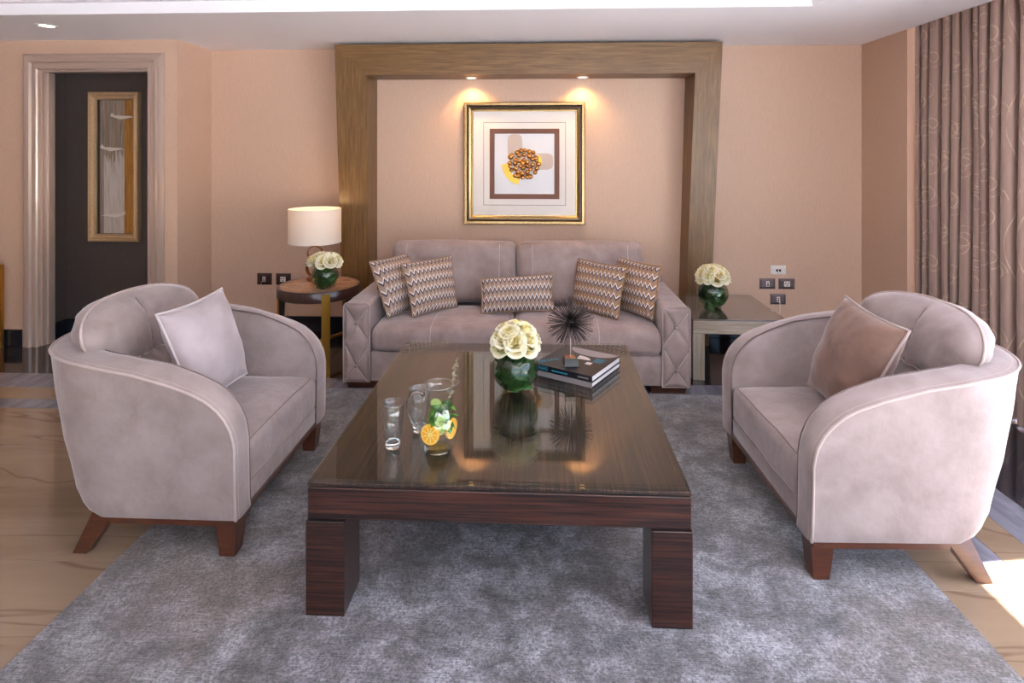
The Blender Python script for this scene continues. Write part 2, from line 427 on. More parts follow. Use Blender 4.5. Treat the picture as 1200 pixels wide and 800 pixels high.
def strip_x(x0, x1, y0, y1, L, m):
    n = max(1, round((y1 - y0) / L)); d = (y1 - y0) / n
    for i in range(n): tile(x0, x1, y0 + i * d, y0 + (i + 1) * d, m)
bx = [1.65, 1.765, 1.92, 2.115, 2.95]; by = [3.45, 3.58, 3.757, 4.0, 5.05]; bm_ = ['marble_grey', 'marble_beige', 'marble_grey', 'marble_black']
for i in range(5):
    for j in range(5): tile(XFAR + i * 1.63, XFAR + (i + 1) * 1.63, YF + j * 1.29, YF + (j + 1) * 1.29, 'marble_beige')
for k in range(4):
    strip_y(by[k], by[k + 1], XFAR, bx[k], 1.2, bm_[k])
    strip_x(bx[k], bx[k + 1], YF, by[k + 1], 1.13, bm_[k])

def wall(name, x0, x1, y0, y1, z0=0.0, z1=H, m='wallpaper'): return struct(name, box(x0, x1, y0, y1, z0, z1), m)
TH = 0.12
wall('wall_back', XL, XR, YB, YB + TH, z1=H + 0.15)
wall('wall_alcove_left', XL - 0.11, XL, YD, YB + TH, z1=H + 0.15)
# wall with the doorway, built as three pieces round the opening
DX0, DX1, DZ = -4.015, -3.11, 2.222
def wall_door():
    m = join([box(XFAR, DX0, YD, YD + TH, 0, H + .1), box(DX1, XL - 0.11, YD, YD + TH, 0, H + .1), box(DX0, DX1, YD, YD + TH, DZ, H + .1)])
    return struct('wall_left_front', m, 'wallpaper')
wall_door()
wall('wall_corridor_back', -4.4, -2.99, 4.88, 4.98, m='dark_wall')
wall('wall_corridor_side', -4.17, -4.06, YD + TH, 4.88, m='dark_wall')
struct('wall_corridor_top', box(-4.06, -2.99, YD + TH, 4.88, 2.40, 2.46), 'dark_wall')
wall('wall_right_return', XR, XW + 0.15, 4.44, YB + TH, z1=H + 0.15)
wall('wall_far_left', XFAR - 0.12, XFAR, YF - .12, YD + TH, z1=H + .15)
# right window wall: sill-less glazed opening, piers at both ends and a lintel
wz = 2.40
struct('wall_right', join([box(XW, XW + .15, 4.2, 4.44, 0, 2.75), box(XW, XW + .15, YF, -2.5, 0, 2.75), box(XW, XW + .15, -2.5, 4.2, wz, 2.75)]), 'wallpaper')
struct('wall_rear', join([box(XFAR, -1.6, YF - .12, YF, 0, 2.7), box(2.7, XW + .15, YF - .12, YF, 0, 2.7), box(-1.6, 2.7, YF - .12, YF, wz, 2.7), box(-1.6, 2.7, YF - .12, YF, 0, 0.1)]), 'wallpaper')
w1 = struct('window_1', join([box(XW + .05, XW + .10, -2.5, 4.2, 0, 0.06), box(XW + .05, XW + .10, -2.5, 4.2, wz - .05, wz)]), 'window_frame')
for y in (-2.5, -0.83, 0.85, 2.5, 4.15): obj('mullion', box(XW + .05, XW + .10, y, y + .05, 0.06, wz - .05), 'window_frame', w1)
w2 = struct('window_2', join([box(-1.6, 2.7, YF - .09, YF - .04, 0.1, 0.16), box(-1.6, 2.7, YF - .09, YF - .04, wz - .05, wz)]), 'window_frame')
for x in (-1.6, -0.2, 1.2, 2.65): obj('mullion', box(x, x + .05, YF - .09, YF - .04, 0.16, wz - .05), 'window_frame', w2)
struct('bounce_ground', box(-14, 16, -16, 14, -0.40, -0.16), 'bounce_surface')  # unseen pale ground slab, added to bounce sunlight up to the ceiling

# ceiling with a raised tray and a curtain pocket at the window side
TX0, TX1, TY0, TY1 = -4.6, 1.68, -2.4, 3.71
ce = [box(XFAR, TX0, YF, YB, H, H + .3), box(TX1, 2.695, YF, YB, H, H + .3), box(TX0, TX1, TY1, YB, H, H + .3), box(TX0, TX1, YF, TY0, H, H + .3)]
struct('ceiling', join(ce), 'ceiling_paint')
struct('ceiling_tray', box(TX0, TX1, TY0, TY1, H + 0.11, H + .3), 'ceiling_paint')
tr = rect_frame(0, 1, 0, 1, 0, [(0, 0), (0.1, 0)])
struct('ceiling_cornice', join([box(TX0, TX1, TY1 - .05, TY1, H + .075, H + .11), box(TX1 - .05, TX1, TY0, TY1 - .05, H + .075, H + .11), box(TX0, TX0 + .05, TY0, TY1 - .05, H + .075, H + .11)]), 'ceiling_paint')
struct('ceiling_curtain_pocket', box(2.695, XW, YF, 4.44, 2.60, 2.75), 'ceiling_paint')

# black marble baseboards
def base(name, x0, x1, y0, y1): struct(name, box(x0, x1, y0, y1, 0, 0.135, 0.004, 1), 'black_gloss')
base('baseboard_back', XL + .02, XR - .02, YB - .02, YB)
base('baseboard_alcove', XL, XL + .02, YD + .0, YB)
base('baseboard_left', XFAR, -4.16, YD - .02, YD)
base('baseboard_door', -2.965, XL + .02, YD - .02, YD)
base('baseboard_right', XR - .02, XR, 4.44, YB - .02)
base('baseboard_corridor', -4.06, -2.99, 4.86, 4.88)
base('baseboard_corridor_side', -4.06, -4.04, YD + TH + .01, 4.86)

# moulded champagne casing round the doorway
prof = [(0.0, 0.0), (0.0, 0.022), (0.010, 0.032), (0.026, 0.032), (0.032, 0.022), (0.052, 0.024), (0.062, 0.040), (0.078, 0.044), (0.086, 0.030), (0.104, 0.034), (0.118, 0.030), (0.128, 0.014), (0.128, 0.0)]
def casing(prof, x0, x1, zt, y):
    vs = []; fs = []
    for a, b in prof: vs += [(x0 - a, y - b, 0), (x0 - a, y - b, zt + a), (x1 + a, y - b, zt + a), (x1 + a, y - b, 0)]
    for k in range(len(prof) - 1):
        for i in range(3): fs.append((k * 4 + i, k * 4 + i + 1, k * 4 + 5 + i, k * 4 + 4 + i))
    return me_from(vs, fs)
d1 = struct('door_1', casing(prof, DX0, DX1, DZ, YD), 'casing')
jp = join([box(DX0 - .001, DX0 + .014, YD + .01, YD + .13, 0, DZ), box(DX0 + .014, DX0 + .03, YD + .05, YD + .09, 0, DZ - .014),
           box(DX1 - .014, DX1 + .001, YD + .01, YD + .13, 0, DZ), box(DX1 - .03, DX1 - .014, YD + .05, YD + .09, 0, DZ - .014),
           box(DX0 + .014, DX1 - .014, YD + .01, YD + .13, DZ - .014, DZ + .001)])
obj('jamb', jp, 'casing', d1)

# timber surround of the sofa alcove: two leaning posts and a mitred beam
sur = thing('timber_wall_surround', 'large golden oak surround framing the wall behind the sofa', 'wall surround', (-0.1, 5.0, 0))
zt, zi = 2.435, 2.19
yt, ybt = 4.72, 4.82
def fy(z): return ybt + (yt - ybt) * z / zt
LO, LI = (lambda z: -1.625 - 0.0165 * z), (lambda z: -1.405)
RO, RI = (lambda z: 1.369 + 0.0318 * z), (lambda z: 1.170 + 0.0295 * z)
back = YB - 0.001
def post(o, i):
    return hexa([(o(0), fy(0), 0), (i(0), fy(0), 0), (i(0), back, 0), (o(0), back, 0), (o(zt), fy(zt), zt), (i(zi), fy(zi), zi), (i(zi), back, zi), (o(zt), back, zt)])
obj('post', post(LO, LI), 'oak_z', sur); 
c = post(RO, RI); c.flip_normals(); obj('post', c, 'oak_z', sur)
obj('beam', hexa([(LI(zi), fy(zi), zi), (RI(zi), fy(zi), zi), (RI(zi), back, zi), (LI(zi), back, zi), (LO(zt), fy(zt), zt), (RO(zt), fy(zt), zt), (RO(zt), back, zt), (LO(zt), back, zt)]), 'oak_x', sur)

def downlight(name, x, y, z, label, energy, r=0.032, color=(1, 0.66, 0.30), angle=75, tilt=0.0):
    t_ = thing(name, label, 'downlight', (x, y, z))
    obj('trim_ring', lathe([(r, z - .0005), (r * 1.05, z - .006), (r * 1.5, z - .005), (r * 1.6, z - .0005)], 24, x, y), 'white_metal', t_)
    obj('lens', lathe([(0.0001, z - .003), (r, z - .003)], 20, x, y), 'down_glow', t_)
    d = bpy.data.lights.new('downlight_beam', 'SPOT'); d.energy = energy; d.color = color; d.spot_size = math.radians(angle); d.spot_blend = 0.7; d.shadow_soft_size = 0.03
    o = bpy.data.objects.new('downlight_beam', d); COL.objects.link(o); o.parent = t_; o.location = (0, 0, -0.012); o.rotation_euler = (tilt, 0, 0)
downlight('recessed_downlight', -0.575, 4.945, 2.19, 'glowing downlight in the oak beam above the left of the picture', 9, color=(1, .56, .2), angle=125)
downlight('recessed_downlight', 0.36, 4.945, 2.19, 'glowing downlight in the oak beam above the right of the picture', 9, color=(1, .56, .2), angle=125)
downlight('recessed_downlight', -3.49, 4.02, H, 'white recessed downlight in the ceiling before the doorway', 10, 0.045, (1, 0.8, 0.55), 90)

# ------------------------------------------------------------------ rug
rug = obj('area_rug', box(-1.605, 1.416, 0.35, 3.81, 0.0005, 0.013, 0.005, 2), 'rug'); tag(rug, 'large silvery grey brushed rug under the coffee table', 'rug')

# ------------------------------------------------------------------ coffee table
ct = thing('coffee_table', 'large dark striped ebony coffee table with glass top on the rug', 'coffee table', (-0.14, 2.66, 0.013))
CX0, CX1, CY0, CY1 = -0.772, 0.492, 1.93, 3.395
obj('apron', box(CX0, CX1, CY0, CY1, 0.335, 0.437, 0.002, 1), 'ebony_x', ct)
obj('shadow_gap', box(CX0 + .008, CX1 - .008, CY0 + .008, CY1 - .008, 0.437, 0.443), 'black', ct)
obj('tabletop', box(CX0, CX1, CY0, CY1, 0.443, 0.4545, 0.0015, 1), 'ebony_y', ct)
obj('glass_top', box(CX0 + .002, CX1 - .002, CY0 + .002, CY1 - .002, 0.4555, 0.466, 0.0015, 1), 'table_glass', ct)
obj('shadow_gap', box(CX0 + .012, CX1 - .012, CY0 + .012, CY1 - .012, 0.327, 0.335), 'black', ct)
for x0, x1 in ((CX0 - .006, CX0 + .125), (CX1 - .128, CX1 + .004)):
    for y0, y1 in ((CY0 - .004, CY0 + .165), (CY1 - .165, CY1 + .004)):
        obj('leg', box(x0, x1, y0, y1, 0.013, 0.327, 0.002, 1), 'ebony_x', ct)

# ------------------------------------------------------------------ sofa
so = thing('sofa', 'mauve velvet two seat sofa under the framed picture', 'sofa', (-0.16, 4.26, 0))
SX0, SX1, SY0, SY1 = -1.285, 0.962, 3.80, 4.68
AW = 0.175
def rounded_profile_prism(x0, x1, z0, z1, y0, y1, r):
    pts = [(x0, z0), (x1, z0)]
    for k in range(7):
        a = k / 6 * PI / 2; pts.append((x1 - r + r * math.cos(a), z1 - r + r * math.sin(a)))
    for k in range(7):
        a = PI / 2 + k / 6 * PI / 2; pts.append((x0 + r + r * math.cos(a), z1 - r + r * math.sin(a)))
    n = len(pts); vs = [(x, y0, z) for x, z in pts] + [(x, y1, z) for x, z in pts]
    fs = [tuple(range(n)), tuple(range(n, 2 * n))[::-1]] + [(i, n + i, n + (i + 1) % n, (i + 1) % n) for i in range(n)]
    me = me_from(vs, fs, True); me.flip_normals()
    try: me.set_sharp_from_angle(angle=math.radians(40))
    except Exception: pass
    return me, pts
obj('base_frame', box(SX0 + AW, SX1 - AW, SY0 + .02, SY1 - .02, 0.055, 0.25, 0.012, 3), 'velvet_sofa', so)
obj('back_frame', box(SX0 + .02, SX1 - .02, SY1 - .14, SY1, 0.055, 0.64, 0.03, 3), 'velvet_sofa', so)
def seg_dist(p, a, b):
    ab = b - a; t_ = max(0, min(1, (p - a).dot(ab) / ab.length_squared)); return (p - a - ab * t_).length
for x0, side in ((SX0, -1), (SX1 - AW, 1)):
    x1 = x0 + AW
    me, pr = rounded_profile_prism(x0, x1, 0.055, 0.57, SY0 + .012, SY1, 0.03)
    arm = obj('arm', me, 'velvet_sofa', so)
    w = AW - .02; hh = 0.505; z0 = 0.058; xa = x0 + .01
    def PT(u, f): return Vector((xa + u * w, 0, z0 + (1 - f) * hh))
    b1, b2 = PT(.5, .25), PT(.5, .80)
    segs = []
    for b, ft, fb in ((b1, 0.03, 0.47), (b2, 0.53, 1.0)):
        segs += [(PT(0, ft), b), (b, PT(1, fb)), (PT(1, ft + .03), b), (b, PT(0, fb))]
    def fn(u, v):
        p = Vector((xa + u * w, 0, z0 + v * hh)); d = min(seg_dist(p, a, b) for a, b in segs); e = min(u * w, (1 - u) * w, v * hh, (1 - v) * hh)
        db = min((p - b1).length, (p - b2).length)
        y = 0.020 * (1 - math.exp(-d / 0.014)) * (1 - math.exp(-db / 0.03) * .7) * min(1.0, (e / 0.02)) ** 0.5
        return (p.x, SY0 + .012 - .001 - y, p.z)
    pn = obj('tufted_panel', grid_mesh(30, 80, fn), 'velvet_sofa', so)
    for a, b in segs:
        a2 = a.lerp(b, .02); b2_ = a.lerp(b, .98)
        obj('cord', tube([(q.x, SY0 + .009 - .005, q.z) for q in (a2, a2.lerp(b2_, .5), b2_)], 0.0022, 6), 'stitch', pn)
    for b in (b1, b2): obj('button', lathe([(0.0001, 0), (.006, .0005), (.010, .004), (.011, .008)], 16), 'velvet_sofa', pn, True)
    for b, o in zip((b1, b2), [c_ for c_ in pn.children if c_.name.startswith('button')]):
        o.data.transform(Matrix.Translation((b.x, SY0 - .008, b.z)) @ Matrix.Rotation(-PI / 2, 4, 'X')); o.data.transform(rootmat(so).inverted())
    pp = [(x, SY0 + .008, z) for x, z in pr]
    obj('piping', tube(pp, 0.0045, 6, True), 'piping', arm)

def soft_box(x0, x1, y0, y1, z0, z1, crown_z=0.03, crown_y=0.0, r=0.045, n=24, sd=0.0):
    bm = bmesh.new(); bmesh.ops.create_cube(bm, size=1)
    bmesh.ops.scale(bm, vec=(x1 - x0, y1 - y0, z1 - z0), verts=bm.verts); bmesh.ops.translate(bm, vec=((x0 + x1) / 2, (y0 + y1) / 2, (z0 + z1) / 2), verts=bm.verts)
    bmesh.ops.bevel(bm, geom=bm.edges[:], offset=r, segments=5, profile=0.5, affect='EDGES')
    bmesh.ops.subdivide_edges(bm, edges=[e for e in bm.edges if e.calc_length() > 0.08], cuts=9, use_grid_fill=True)
    for v in bm.verts:
        u = (v.co.x - x0) / (x1 - x0); q = (v.co.y - y0) / (y1 - y0); w = (v.co.z - z0) / (z1 - z0)
        f = max(0, 4 * u * (1 - u)) ** .6
        if w > .5: v.co.z += crown_z * f * max(0, 4 * q * (1 - q)) ** .6 * (w - .5) * 2
        if q < .5: v.co.y -= crown_y * f * max(0, 4 * w * (1 - w)) ** .6 * (.5 - q) * 2
        v.co += v.normal * 0.006 * noise.noise(v.co * 7 + Vector((sd, 0, 0)))
    bmesh.ops.recalc_face_normals(bm, faces=bm.faces)
    me = bpy.data.meshes.new('soft'); bm.to_mesh(me); bm.free(); me.polygons.foreach_set('use_smooth', [True] * len(me.polygons)); return me
mid = -0.175
for i, (x0, x1) in enumerate(((SX0 + AW + .004, mid - .003), (mid + .003, SX1 - AW - .004))):
    sm = soft_box(x0, x1, SY0 - .012, 4.40, 0.252, 0.415, 0.022, 0.012, 0.05, sd=i)
    xs = x0 + .40 if i == 0 else x1 - .40
    sea = drape(sm, [(xs, 4.30 - k * .02, .42 - k * .0062) for k in range(27)], (0, 1, -1.4), .001, .0022)
    sc_ = obj('seat_cushion', sm, 'velvet_sofa', so)
    obj('seam', sea, 'stitch', sc_)
for i, (x0, x1) in enumerate(((-1.12, mid - .003), (mid + .003, 0.775))):
    me = soft_box(x0, x1, -0.11, 0.11, 0.0, 0.45, 0.015, 0.045, 0.055, sd=5 + i)
    Mx = Matrix.Translation((0, 4.46, 0.425)) @ Matrix.Rotation(-0.17, 4, 'X')
    me.transform(Mx)
    seas = [drape(me, [(xs, 4.42, .47 + k * .021) for k in range(20)], (0, 1, -.25), .0008, .0022) for xs in (x0 + .12, x1 - .12)]
    bc = obj('back_cushion', me, 'velvet_sofa', so)
    for q in seas: obj('seam', q, 'stitch', bc)
for x0 in (SX0 + .01, SX1 - .245):
    for y0 in (SY0 + .04, SY1 - .16):
        obj('foot', hexa([(x0 + .01, y0 + .01, 0), (x0 + .225, y0 + .01, 0), (x0 + .225, y0 + .11, 0), (x0 + .01, y0 + .11, 0), (x0, y0, .055), (x0 + .235, y0, .055), (x0 + .235, y0 + .12, .055), (x0, y0 + .12, .055)]), 'walnut', so)

# chevron cushions on the sofa: corners TL, TR, BR, BL
def chev(label, c, T, m, un, vn, sd):
    ps = thing('scatter_cushion', label, 'cushion', tuple(sum((Vector(p) for p in c), Vector()) / 4), 0, 'chevron cushions on the sofa')
    me, loop = pillow_parts(c, T, un, vn, pinch=0.05, seedv=sd, wr=0.006); obj('cover', me, m, ps)
    obj('edge_trim', tube(loop, 0.005, 6, True), m, ps)
chev('square chevron cushion leaning on the left sofa arm, partly hidden', [(-1.185, 4.06, 0.795), (-1.0, 4.42, 0.80), (-0.86, 4.27, 0.43), (-1.02, 3.93, 0.44)], 0.17, 'chevron_cool', 13, 5.4, 1.0)
chev('square chevron cushion in front of the one on the left arm', [(-0.965, 4.09, 0.778), (-0.655, 4.37, 0.79), (-0.59, 4.235, 0.445), (-0.855, 3.955, 0.445)], 0.16, 'chevron_cool', 13, 5.4, 2.0)
chev('oblong chevron lumbar cushion in the middle of the sofa', [(-0.42, 4.19, 0.655), (0.10, 4.25, 0.683), (0.108, 4.16, 0.45), (-0.41, 4.10, 0.435)], 0.13, 'chevron_cool', 17, 3.4, 3.0)
chev('square brown chevron cushion overlapping its neighbour on the right', [(0.283, 4.38, 0.776), (0.605, 4.09, 0.765), (0.523, 3.96, 0.44), (0.232, 4.26, 0.43)], 0.16, 'chevron_warm', 13, 5.4, 4.0)
chev('square brown chevron cushion against the right sofa arm', [(0.575, 4.42, 0.785), (0.835, 4.09, 0.77), (0.755, 3.95, 0.44), (0.56, 4.27, 0.43)], 0.16, 'chevron_warm', 13, 5.4, 5.0)

# ------------------------------------------------------------------ armchairs (local: faces +x, origin between the legs)
def make_armchair(label, loc, rz):
    ac = thing('armchair', label, 'armchair', loc, rz)
    L = lambda n, me, m, p=ac: obj(n, me, m, p, True)
    xf = 0.44; zb = 0.165
    def xb(z):
        tb = [(0.165, -0.165), (0.178, -0.21), (0.20, -0.25), (0.26, -0.305), (0.43, -0.39), (0.60, -0.445), (0.78, -0.485)]
        for (a, xa), (b, xb_) in zip(tb, tb[1:]):
            if z <= b: k = max(0, (z - a) / (b - a)); return xa + (xb_ - xa) * k
        return tb[-1][1]
    def hw(z): return 0.462 + 0.02 * (z - zb) / 0.6 - 0.006 * max(0, 1 - (z - zb) / 0.05) ** 2
    def plan(s, z, off=0.0):
        """s in 0..1 from the near-side front round the back to the other front"""
        k = s * 2 if s <= .5 else (1 - s) * 2
        sg = -1 if s <= .5 else 1
        w = hw(z) - off; b = xb(z) + off * 1.0; xc = b + 0.10 + 0.38 * max(0, min(1, (z - 0.165) / 0.58)) ** .7
        if k < 0.42:
            q = k / 0.42; q = 1 - math.cos(q * PI / 2)      # dense samples near the front edge
            return xf + (xc - xf) * q, sg * w
        a = (k - 0.42) / 0.58 * PI / 2; e = 2 / 2.5
        return xc - (xc - b) * math.sin(a) ** e, sg * w * max(0, math.cos(a)) ** e
    tb = [(0, .44), (.008, .497), (.03, .545), (.06, .583), (.10, .617), (.15, .643), (.25, .677), (.40, .715), (.60, .745), (.80, .758), (1.0, .76)]
    def rim(s):
        x, _ = plan(s, 0.7); d = max(0, xf - x)
        for (a, ha), (b, hb) in zip(tb, tb[1:]):
            if d <= b: return ha + (hb - ha) * (d - a) / (b - a)
        return .76
    NS = 97
    def outer(u, v):
        r = rim(u); z = zb + (r - zb) * v; x, y = plan(u, z); return (x, y, z)
    TK = 0.118
    def inner(u, v):
        r = rim(u) - 0.004; z = 0.30 + (r - 0.30) * v; x, y = plan(u, z, TK); return (min(x, xf - .004), y, z)
    L('shell', grid_mesh(NS, 26, outer), 'velvet_chair')
    L('inner_upholstery', grid_mesh(NS, 14, inner, flip=True), 'velvet_chair')
    # the band: up the front of one arm, along the rim, down the other
    ro = []; ri = []
    def add(u, z=None):
        r = rim(u) if z is None else z
        ro.append(Vector((*plan(u, r), r))); x, y = plan(u, r, TK); ri.append(Vector((min(x, xf), y, r)))
    for k in range(8): add(0, zb + (rim(0) - zb) * k / 8)
    for k in range(NS): add(k / (NS - 1))
    for k in range(8): add(1, rim(0) - (rim(0) - zb) * (k + 1) / 8)
    n = len(ro)
    nr = []
    for i in range(n):
        tng = (ro[min(i + 1, n - 1)] - ro[max(i - 1, 0)]).normalized(); acr = (ri[i] - ro[i]).normalized()
        q = acr.cross(tng); nr.append(q.normalized())
    if nr[n // 2].z < 0: nr = [-q for q in nr]
    vs = []; fs = []; W = 9
    for i in range(n):
        for j in range(W):
            q = j / (W - 1); vs.append(ro[i].lerp(ri[i], q) + nr[i] * (0.012 * (1 - (2 * q - 1) ** 4)))
    for i in range(n - 1):
        for j in range(W - 1): fs.append((i * W + j, i * W + j + 1, (i + 1) * W + j + 1, (i + 1) * W + j))
    me = me_from(vs, fs, True); me.flip_normals(); bd = L('rim_band', me, 'velvet_chair')
    L('piping', tube([p + q * 0.002 for p, q in zip(ro, nr)], 0.0052, 8), 'piping', bd)
    L('seam', tube([p + q * 0.002 for p, q in zip(ri, nr)], 0.0028, 6), 'stitch_dark', bd)
    inset = [ro[i].lerp(ri[i], .14) + nr[i] * .0075 for i in range(n)]
    L('stitching', tube(inset, 0.0014, 5), 'stitch', bd)
    # seat deck, front rail, seat cushion
    def deck():
        out = []; pts = []
        for k in range(49):
            x, y = plan(k / 48, zb, 0.004); pts.append((x, y))
        pts[0] = (xf - .004, pts[0][1]); pts[-1] = (xf - .004, pts[-1][1]); m = len(pts)
        vs = [(x, y, zb) for x, y in pts] + [(x, y, .30) for x, y in [(max(px, -.2), py) for px, py in pts]]
        return me_from(vs, [tuple(range(m))])
    L('underside', deck(), 'velvet_chair')
    iw = hw(.3) - TK
    L('front_rail', box(xf - .12, xf - .006, -iw - .01, iw + .01, zb, 0.245, 0.008, 2), 'velvet_chair')
    sm = soft_box(-0.13, xf + .004, -iw + .002, iw - .002, 0.242, 0.405, 0.03, 0.0, 0.03, sd=loc[0])
    cu = L('seat_cushion', sm, 'velvet_chair')
    L('seam', drape(sm, [(xf - .016, -iw + .03 + i * (2 * iw - .06) / 20, .5) for i in range(21)], (0, 0, -1), .0005, .0024), 'stitch_dark', cu)
    # half-moon back cushion
    ol = []
    cz, a_, b_ = 0.79, 0.385, 0.125
    for k in range(64):
        an = 2 * PI * k / 64; ca, sa = math.cos(an), math.sin(an)
        if sa >= 0: y = a_ * math.copysign(abs(ca) ** .80, ca); z = cz + b_ * sa ** .85
        else: d_ = (-sa) ** 1.25; y = a_ * math.copysign((1 - d_) ** .62, ca); z = cz - .36 * d_
        ol.append((y, z))
    def bend(y, z): return -0.185 - 0.30 * (z - 0.42) + 0.55 * y * y
    vs = []; fs = []; R = 12
    for s in (1, -1):
        for r in range(R + 1):
            rho = r / R
            for y, z in ol:
                yy = y * rho; zz = cz + (z - cz) * rho
                t_ = 0.105 * (1 - rho ** 3.2) ** .55
                if s > 0: t_ -= 0.030 * math.exp(-(yy / .02) ** 2) * (1 - rho ** 6) * (1 if zz > .655 else 0) + 0.020 * math.exp(-((zz - .65) / .014) ** 2) * (1 - rho ** 6)
                w_ = 0.015 * noise.noise(Vector((yy * 14, zz * 10, s + loc[0]))) * (1 - rho ** 8) + .012 * math.sin(math.atan2(zz - cz, yy + 1e-6) * 26) * max(0, rho - .55) * (1 - rho ** 10)
                vs.append((bend(yy, zz) + s * t_ + w_, yy, zz))
    m = 64; off = (R + 1) * m
    for r in range(R):
        for k in range(m):
            l = (k + 1) % m
            fs.append((r * m + k, (r + 1) * m + k, (r + 1) * m + l, r * m + l)); fs.append((off + r * m + l, off + (r + 1) * m + l, off + (r + 1) * m + k, off + r * m + k))
    me = me_from(vs, fs, True)
    bm = bmesh.new(); bm.from_mesh(me); bmesh.ops.remove_doubles(bm, verts=bm.verts, dist=.0003); bmesh.ops.recalc_face_normals(bm, faces=bm.faces); bm.to_mesh(me); bm.free()
    me.polygons.foreach_set('use_smooth', [True] * len(me.polygons))
    bk = L('back_cushion', me, 'velvet_chair')
    L('piping', tube([(bend(y, z), y, z) for y, z in ol], .0058, 8, True), 'piping', bk)
    L('seam', drape(me, [(0, 0, .66 + i * .019) for i in range(13)], (-1, 0, 0), .0015, .0028), 'stitch_dark', bk)
    L('seam', drape(me, [(0, -.26 + i * .026, .66) for i in range(21)], (-1, 0, 0), .0015, .0026), 'stitch', bk)
    # timber rail and legs
    L('timber_rail', join([box(-.05, xf - .006, -.452, -.42, .141, zb + .001), box(-.05, xf - .006, .42, .452, .141, zb + .001), box(xf - .037, xf - .006, -.42, .42, .141, zb + .001), box(-.09, -.065, -.42, .42, .145, zb + .001)]), 'walnut')
    for sg in (-1, 1):
        y0, y1 = (-.438, -.36) if sg < 0 else (.36, .438); ym = (y0 + y1) / 2
        L('leg', hexa([(xf - .075, ym - .03, .013), (xf - .018, ym - .03, .013), (xf - .018, ym + .03, .013), (xf - .075, ym + .03, .013), (xf - .088, y0, .15), (xf - .005, y0, .15), (xf - .005, y1, .15), (xf - .088, y1, .15)]), 'walnut')
        L('leg', hexa([(-.225, ym - .022, 0), (-.168, ym - .022, 0), (-.168, ym + .022, 0), (-.225, ym + .022, 0), (-.135, ym - .034, .17), (-.045, ym - .034, .17), (-.045, ym + .034, .17), (-.135, ym + .034, .17)]), 'walnut')
    return ac
make_armchair('pale mauve velvet tub armchair on the left, facing the table', (-1.585, 2.625, 0), 0.0)
make_armchair('pale mauve velvet tub armchair on the right, near the curtain', (1.398, 2.615, 0), PI + 0.03)

def throw_pillow(label, c, T, m, pm, sd):
    ps = thing('throw_pillow', label, 'cushion', tuple(sum((Vector(p) for p in c), Vector()) / 4))
    me, loop = pillow_parts(c, T, 1, 1, pinch=0.07, seedv=sd, wr=0.010); obj('cover', me, m, ps)
    obj('piping', tube(loop, 0.0055, 8, True), pm, ps)
throw_pillow('pale lilac velvet pillow on the left armchair', [(-1.575, 2.35, 0.888), (-1.535, 2.78, 0.90), (-1.43, 2.82, 0.475), (-1.44, 2.40, 0.46)], 0.19, 'velvet_pillow_pale', 'piping_pale', 3.3)
throw_pillow('tan velvet pillow on the right armchair', [(1.40, 2.76, 0.90), (1.41, 2.31, 0.875), (1.27, 2.42, 0.445), (1.275, 2.86, 0.455)], 0.20, 'velvet_pillow_tan', 'piping', 6.1)

# ------------------------------------------------------------------ framed picture above the sofa
def flat(x0, x1, z0, z1, y, th): return box(x0, x1, y - th, y, z0, z1)
PX0, PX1, PZ0, PZ1 = -0.645, 0.388, 0.946, 1.990
yw = YB - .002
pic = thing('framed_artwork', 'square gilt framed picture with a cluster of gold discs above the sofa', 'picture', (-.13, yw, PZ0))
obj('frame', rect_frame(PX0, PX1, PZ0, PZ1, yw, [(0, 0), (0, .035), (.008, .045), (.026, .045), (.034, .030), (.044, .034), (.062, .026), (.070, .016), (.078, .016), (.08, .006)]), 'gold_frame', pic)
obj('frame_channel', rect_frame(PX0, PX1, PZ0, PZ1, yw, [(.0335, .0310), (.036, .0325), (.042, .0345), (.044, .0345)]), 'gunmetal', pic)
obj('mat', flat(PX0 + .07, PX1 - .07, PZ0 + .07, PZ1 - .07, yw, .008), 'mat_board', pic)
mx0, mx1, mz0, mz1 = -.475, .222, 1.112, 1.815
obj('raised_mat', rect_frame(mx0, mx1, mz0, mz1, yw - .008, [(0, 0), (0, .006), (.05, .006)]), 'mat_board', pic)
obj('mat_groove', rect_frame(mx0 - .004, mx1 + .004, mz0 - .004, mz1 + .004, yw - .0085, [(0, 0), (.004, .0005)]), 'mat_brown', pic)
bx0, bx1, bz0, bz1 = -.425, .17, 1.163, 1.763
obj('inner_frame', rect_frame(bx0, bx1, bz0, bz1, yw - .008, [(0, .004), (0, .009), (.04, .009), (.042, .004)]), 'mat_brown', pic)
art = obj('art_panel', flat(bx0 + .02, bx1 - .02, bz0 + .02, bz1 - .02, yw - .008, .003), 'art_white', pic)
ya = yw - .0115; acx, acz = -.135, 1.462
def poly(pts, y, th):
    n = len(pts); vs = [(x, y, z) for x, z in pts] + [(x, y - th, z) for x, z in pts]
    return me_from(vs, [tuple(range(n)), tuple(range(n, 2 * n))[::-1]] + [(i, (i + 1) % n, n + (i + 1) % n, n + i) for i in range(n)])
def blob(x0, x1, z0, z1, rnd):
    pts = []
    for k in range(24):
        a = 2 * PI * k / 24; e = 2 / 4.0
        pts.append(((x0 + x1) / 2 + (x1 - x0) / 2 * math.copysign(abs(math.cos(a)) ** e, math.cos(a)), (z0 + z1) / 2 + (z1 - z0) / 2 * math.copysign(abs(math.sin(a)) ** e, math.sin(a))))
    return poly(pts, ya, .002)
obj('paper_petal', blob(-.272, -.145, acz + .03, bz1 - .045, 0), 'taupe', pic)
obj('paper_petal', blob(acx + .04, .118, acz - .05, acz + .092, 0), 'taupe', pic)
obj('paper_petal', blob(-.30, -.16, bz0 + .045, acz - .05, 0), 'art_white', pic)
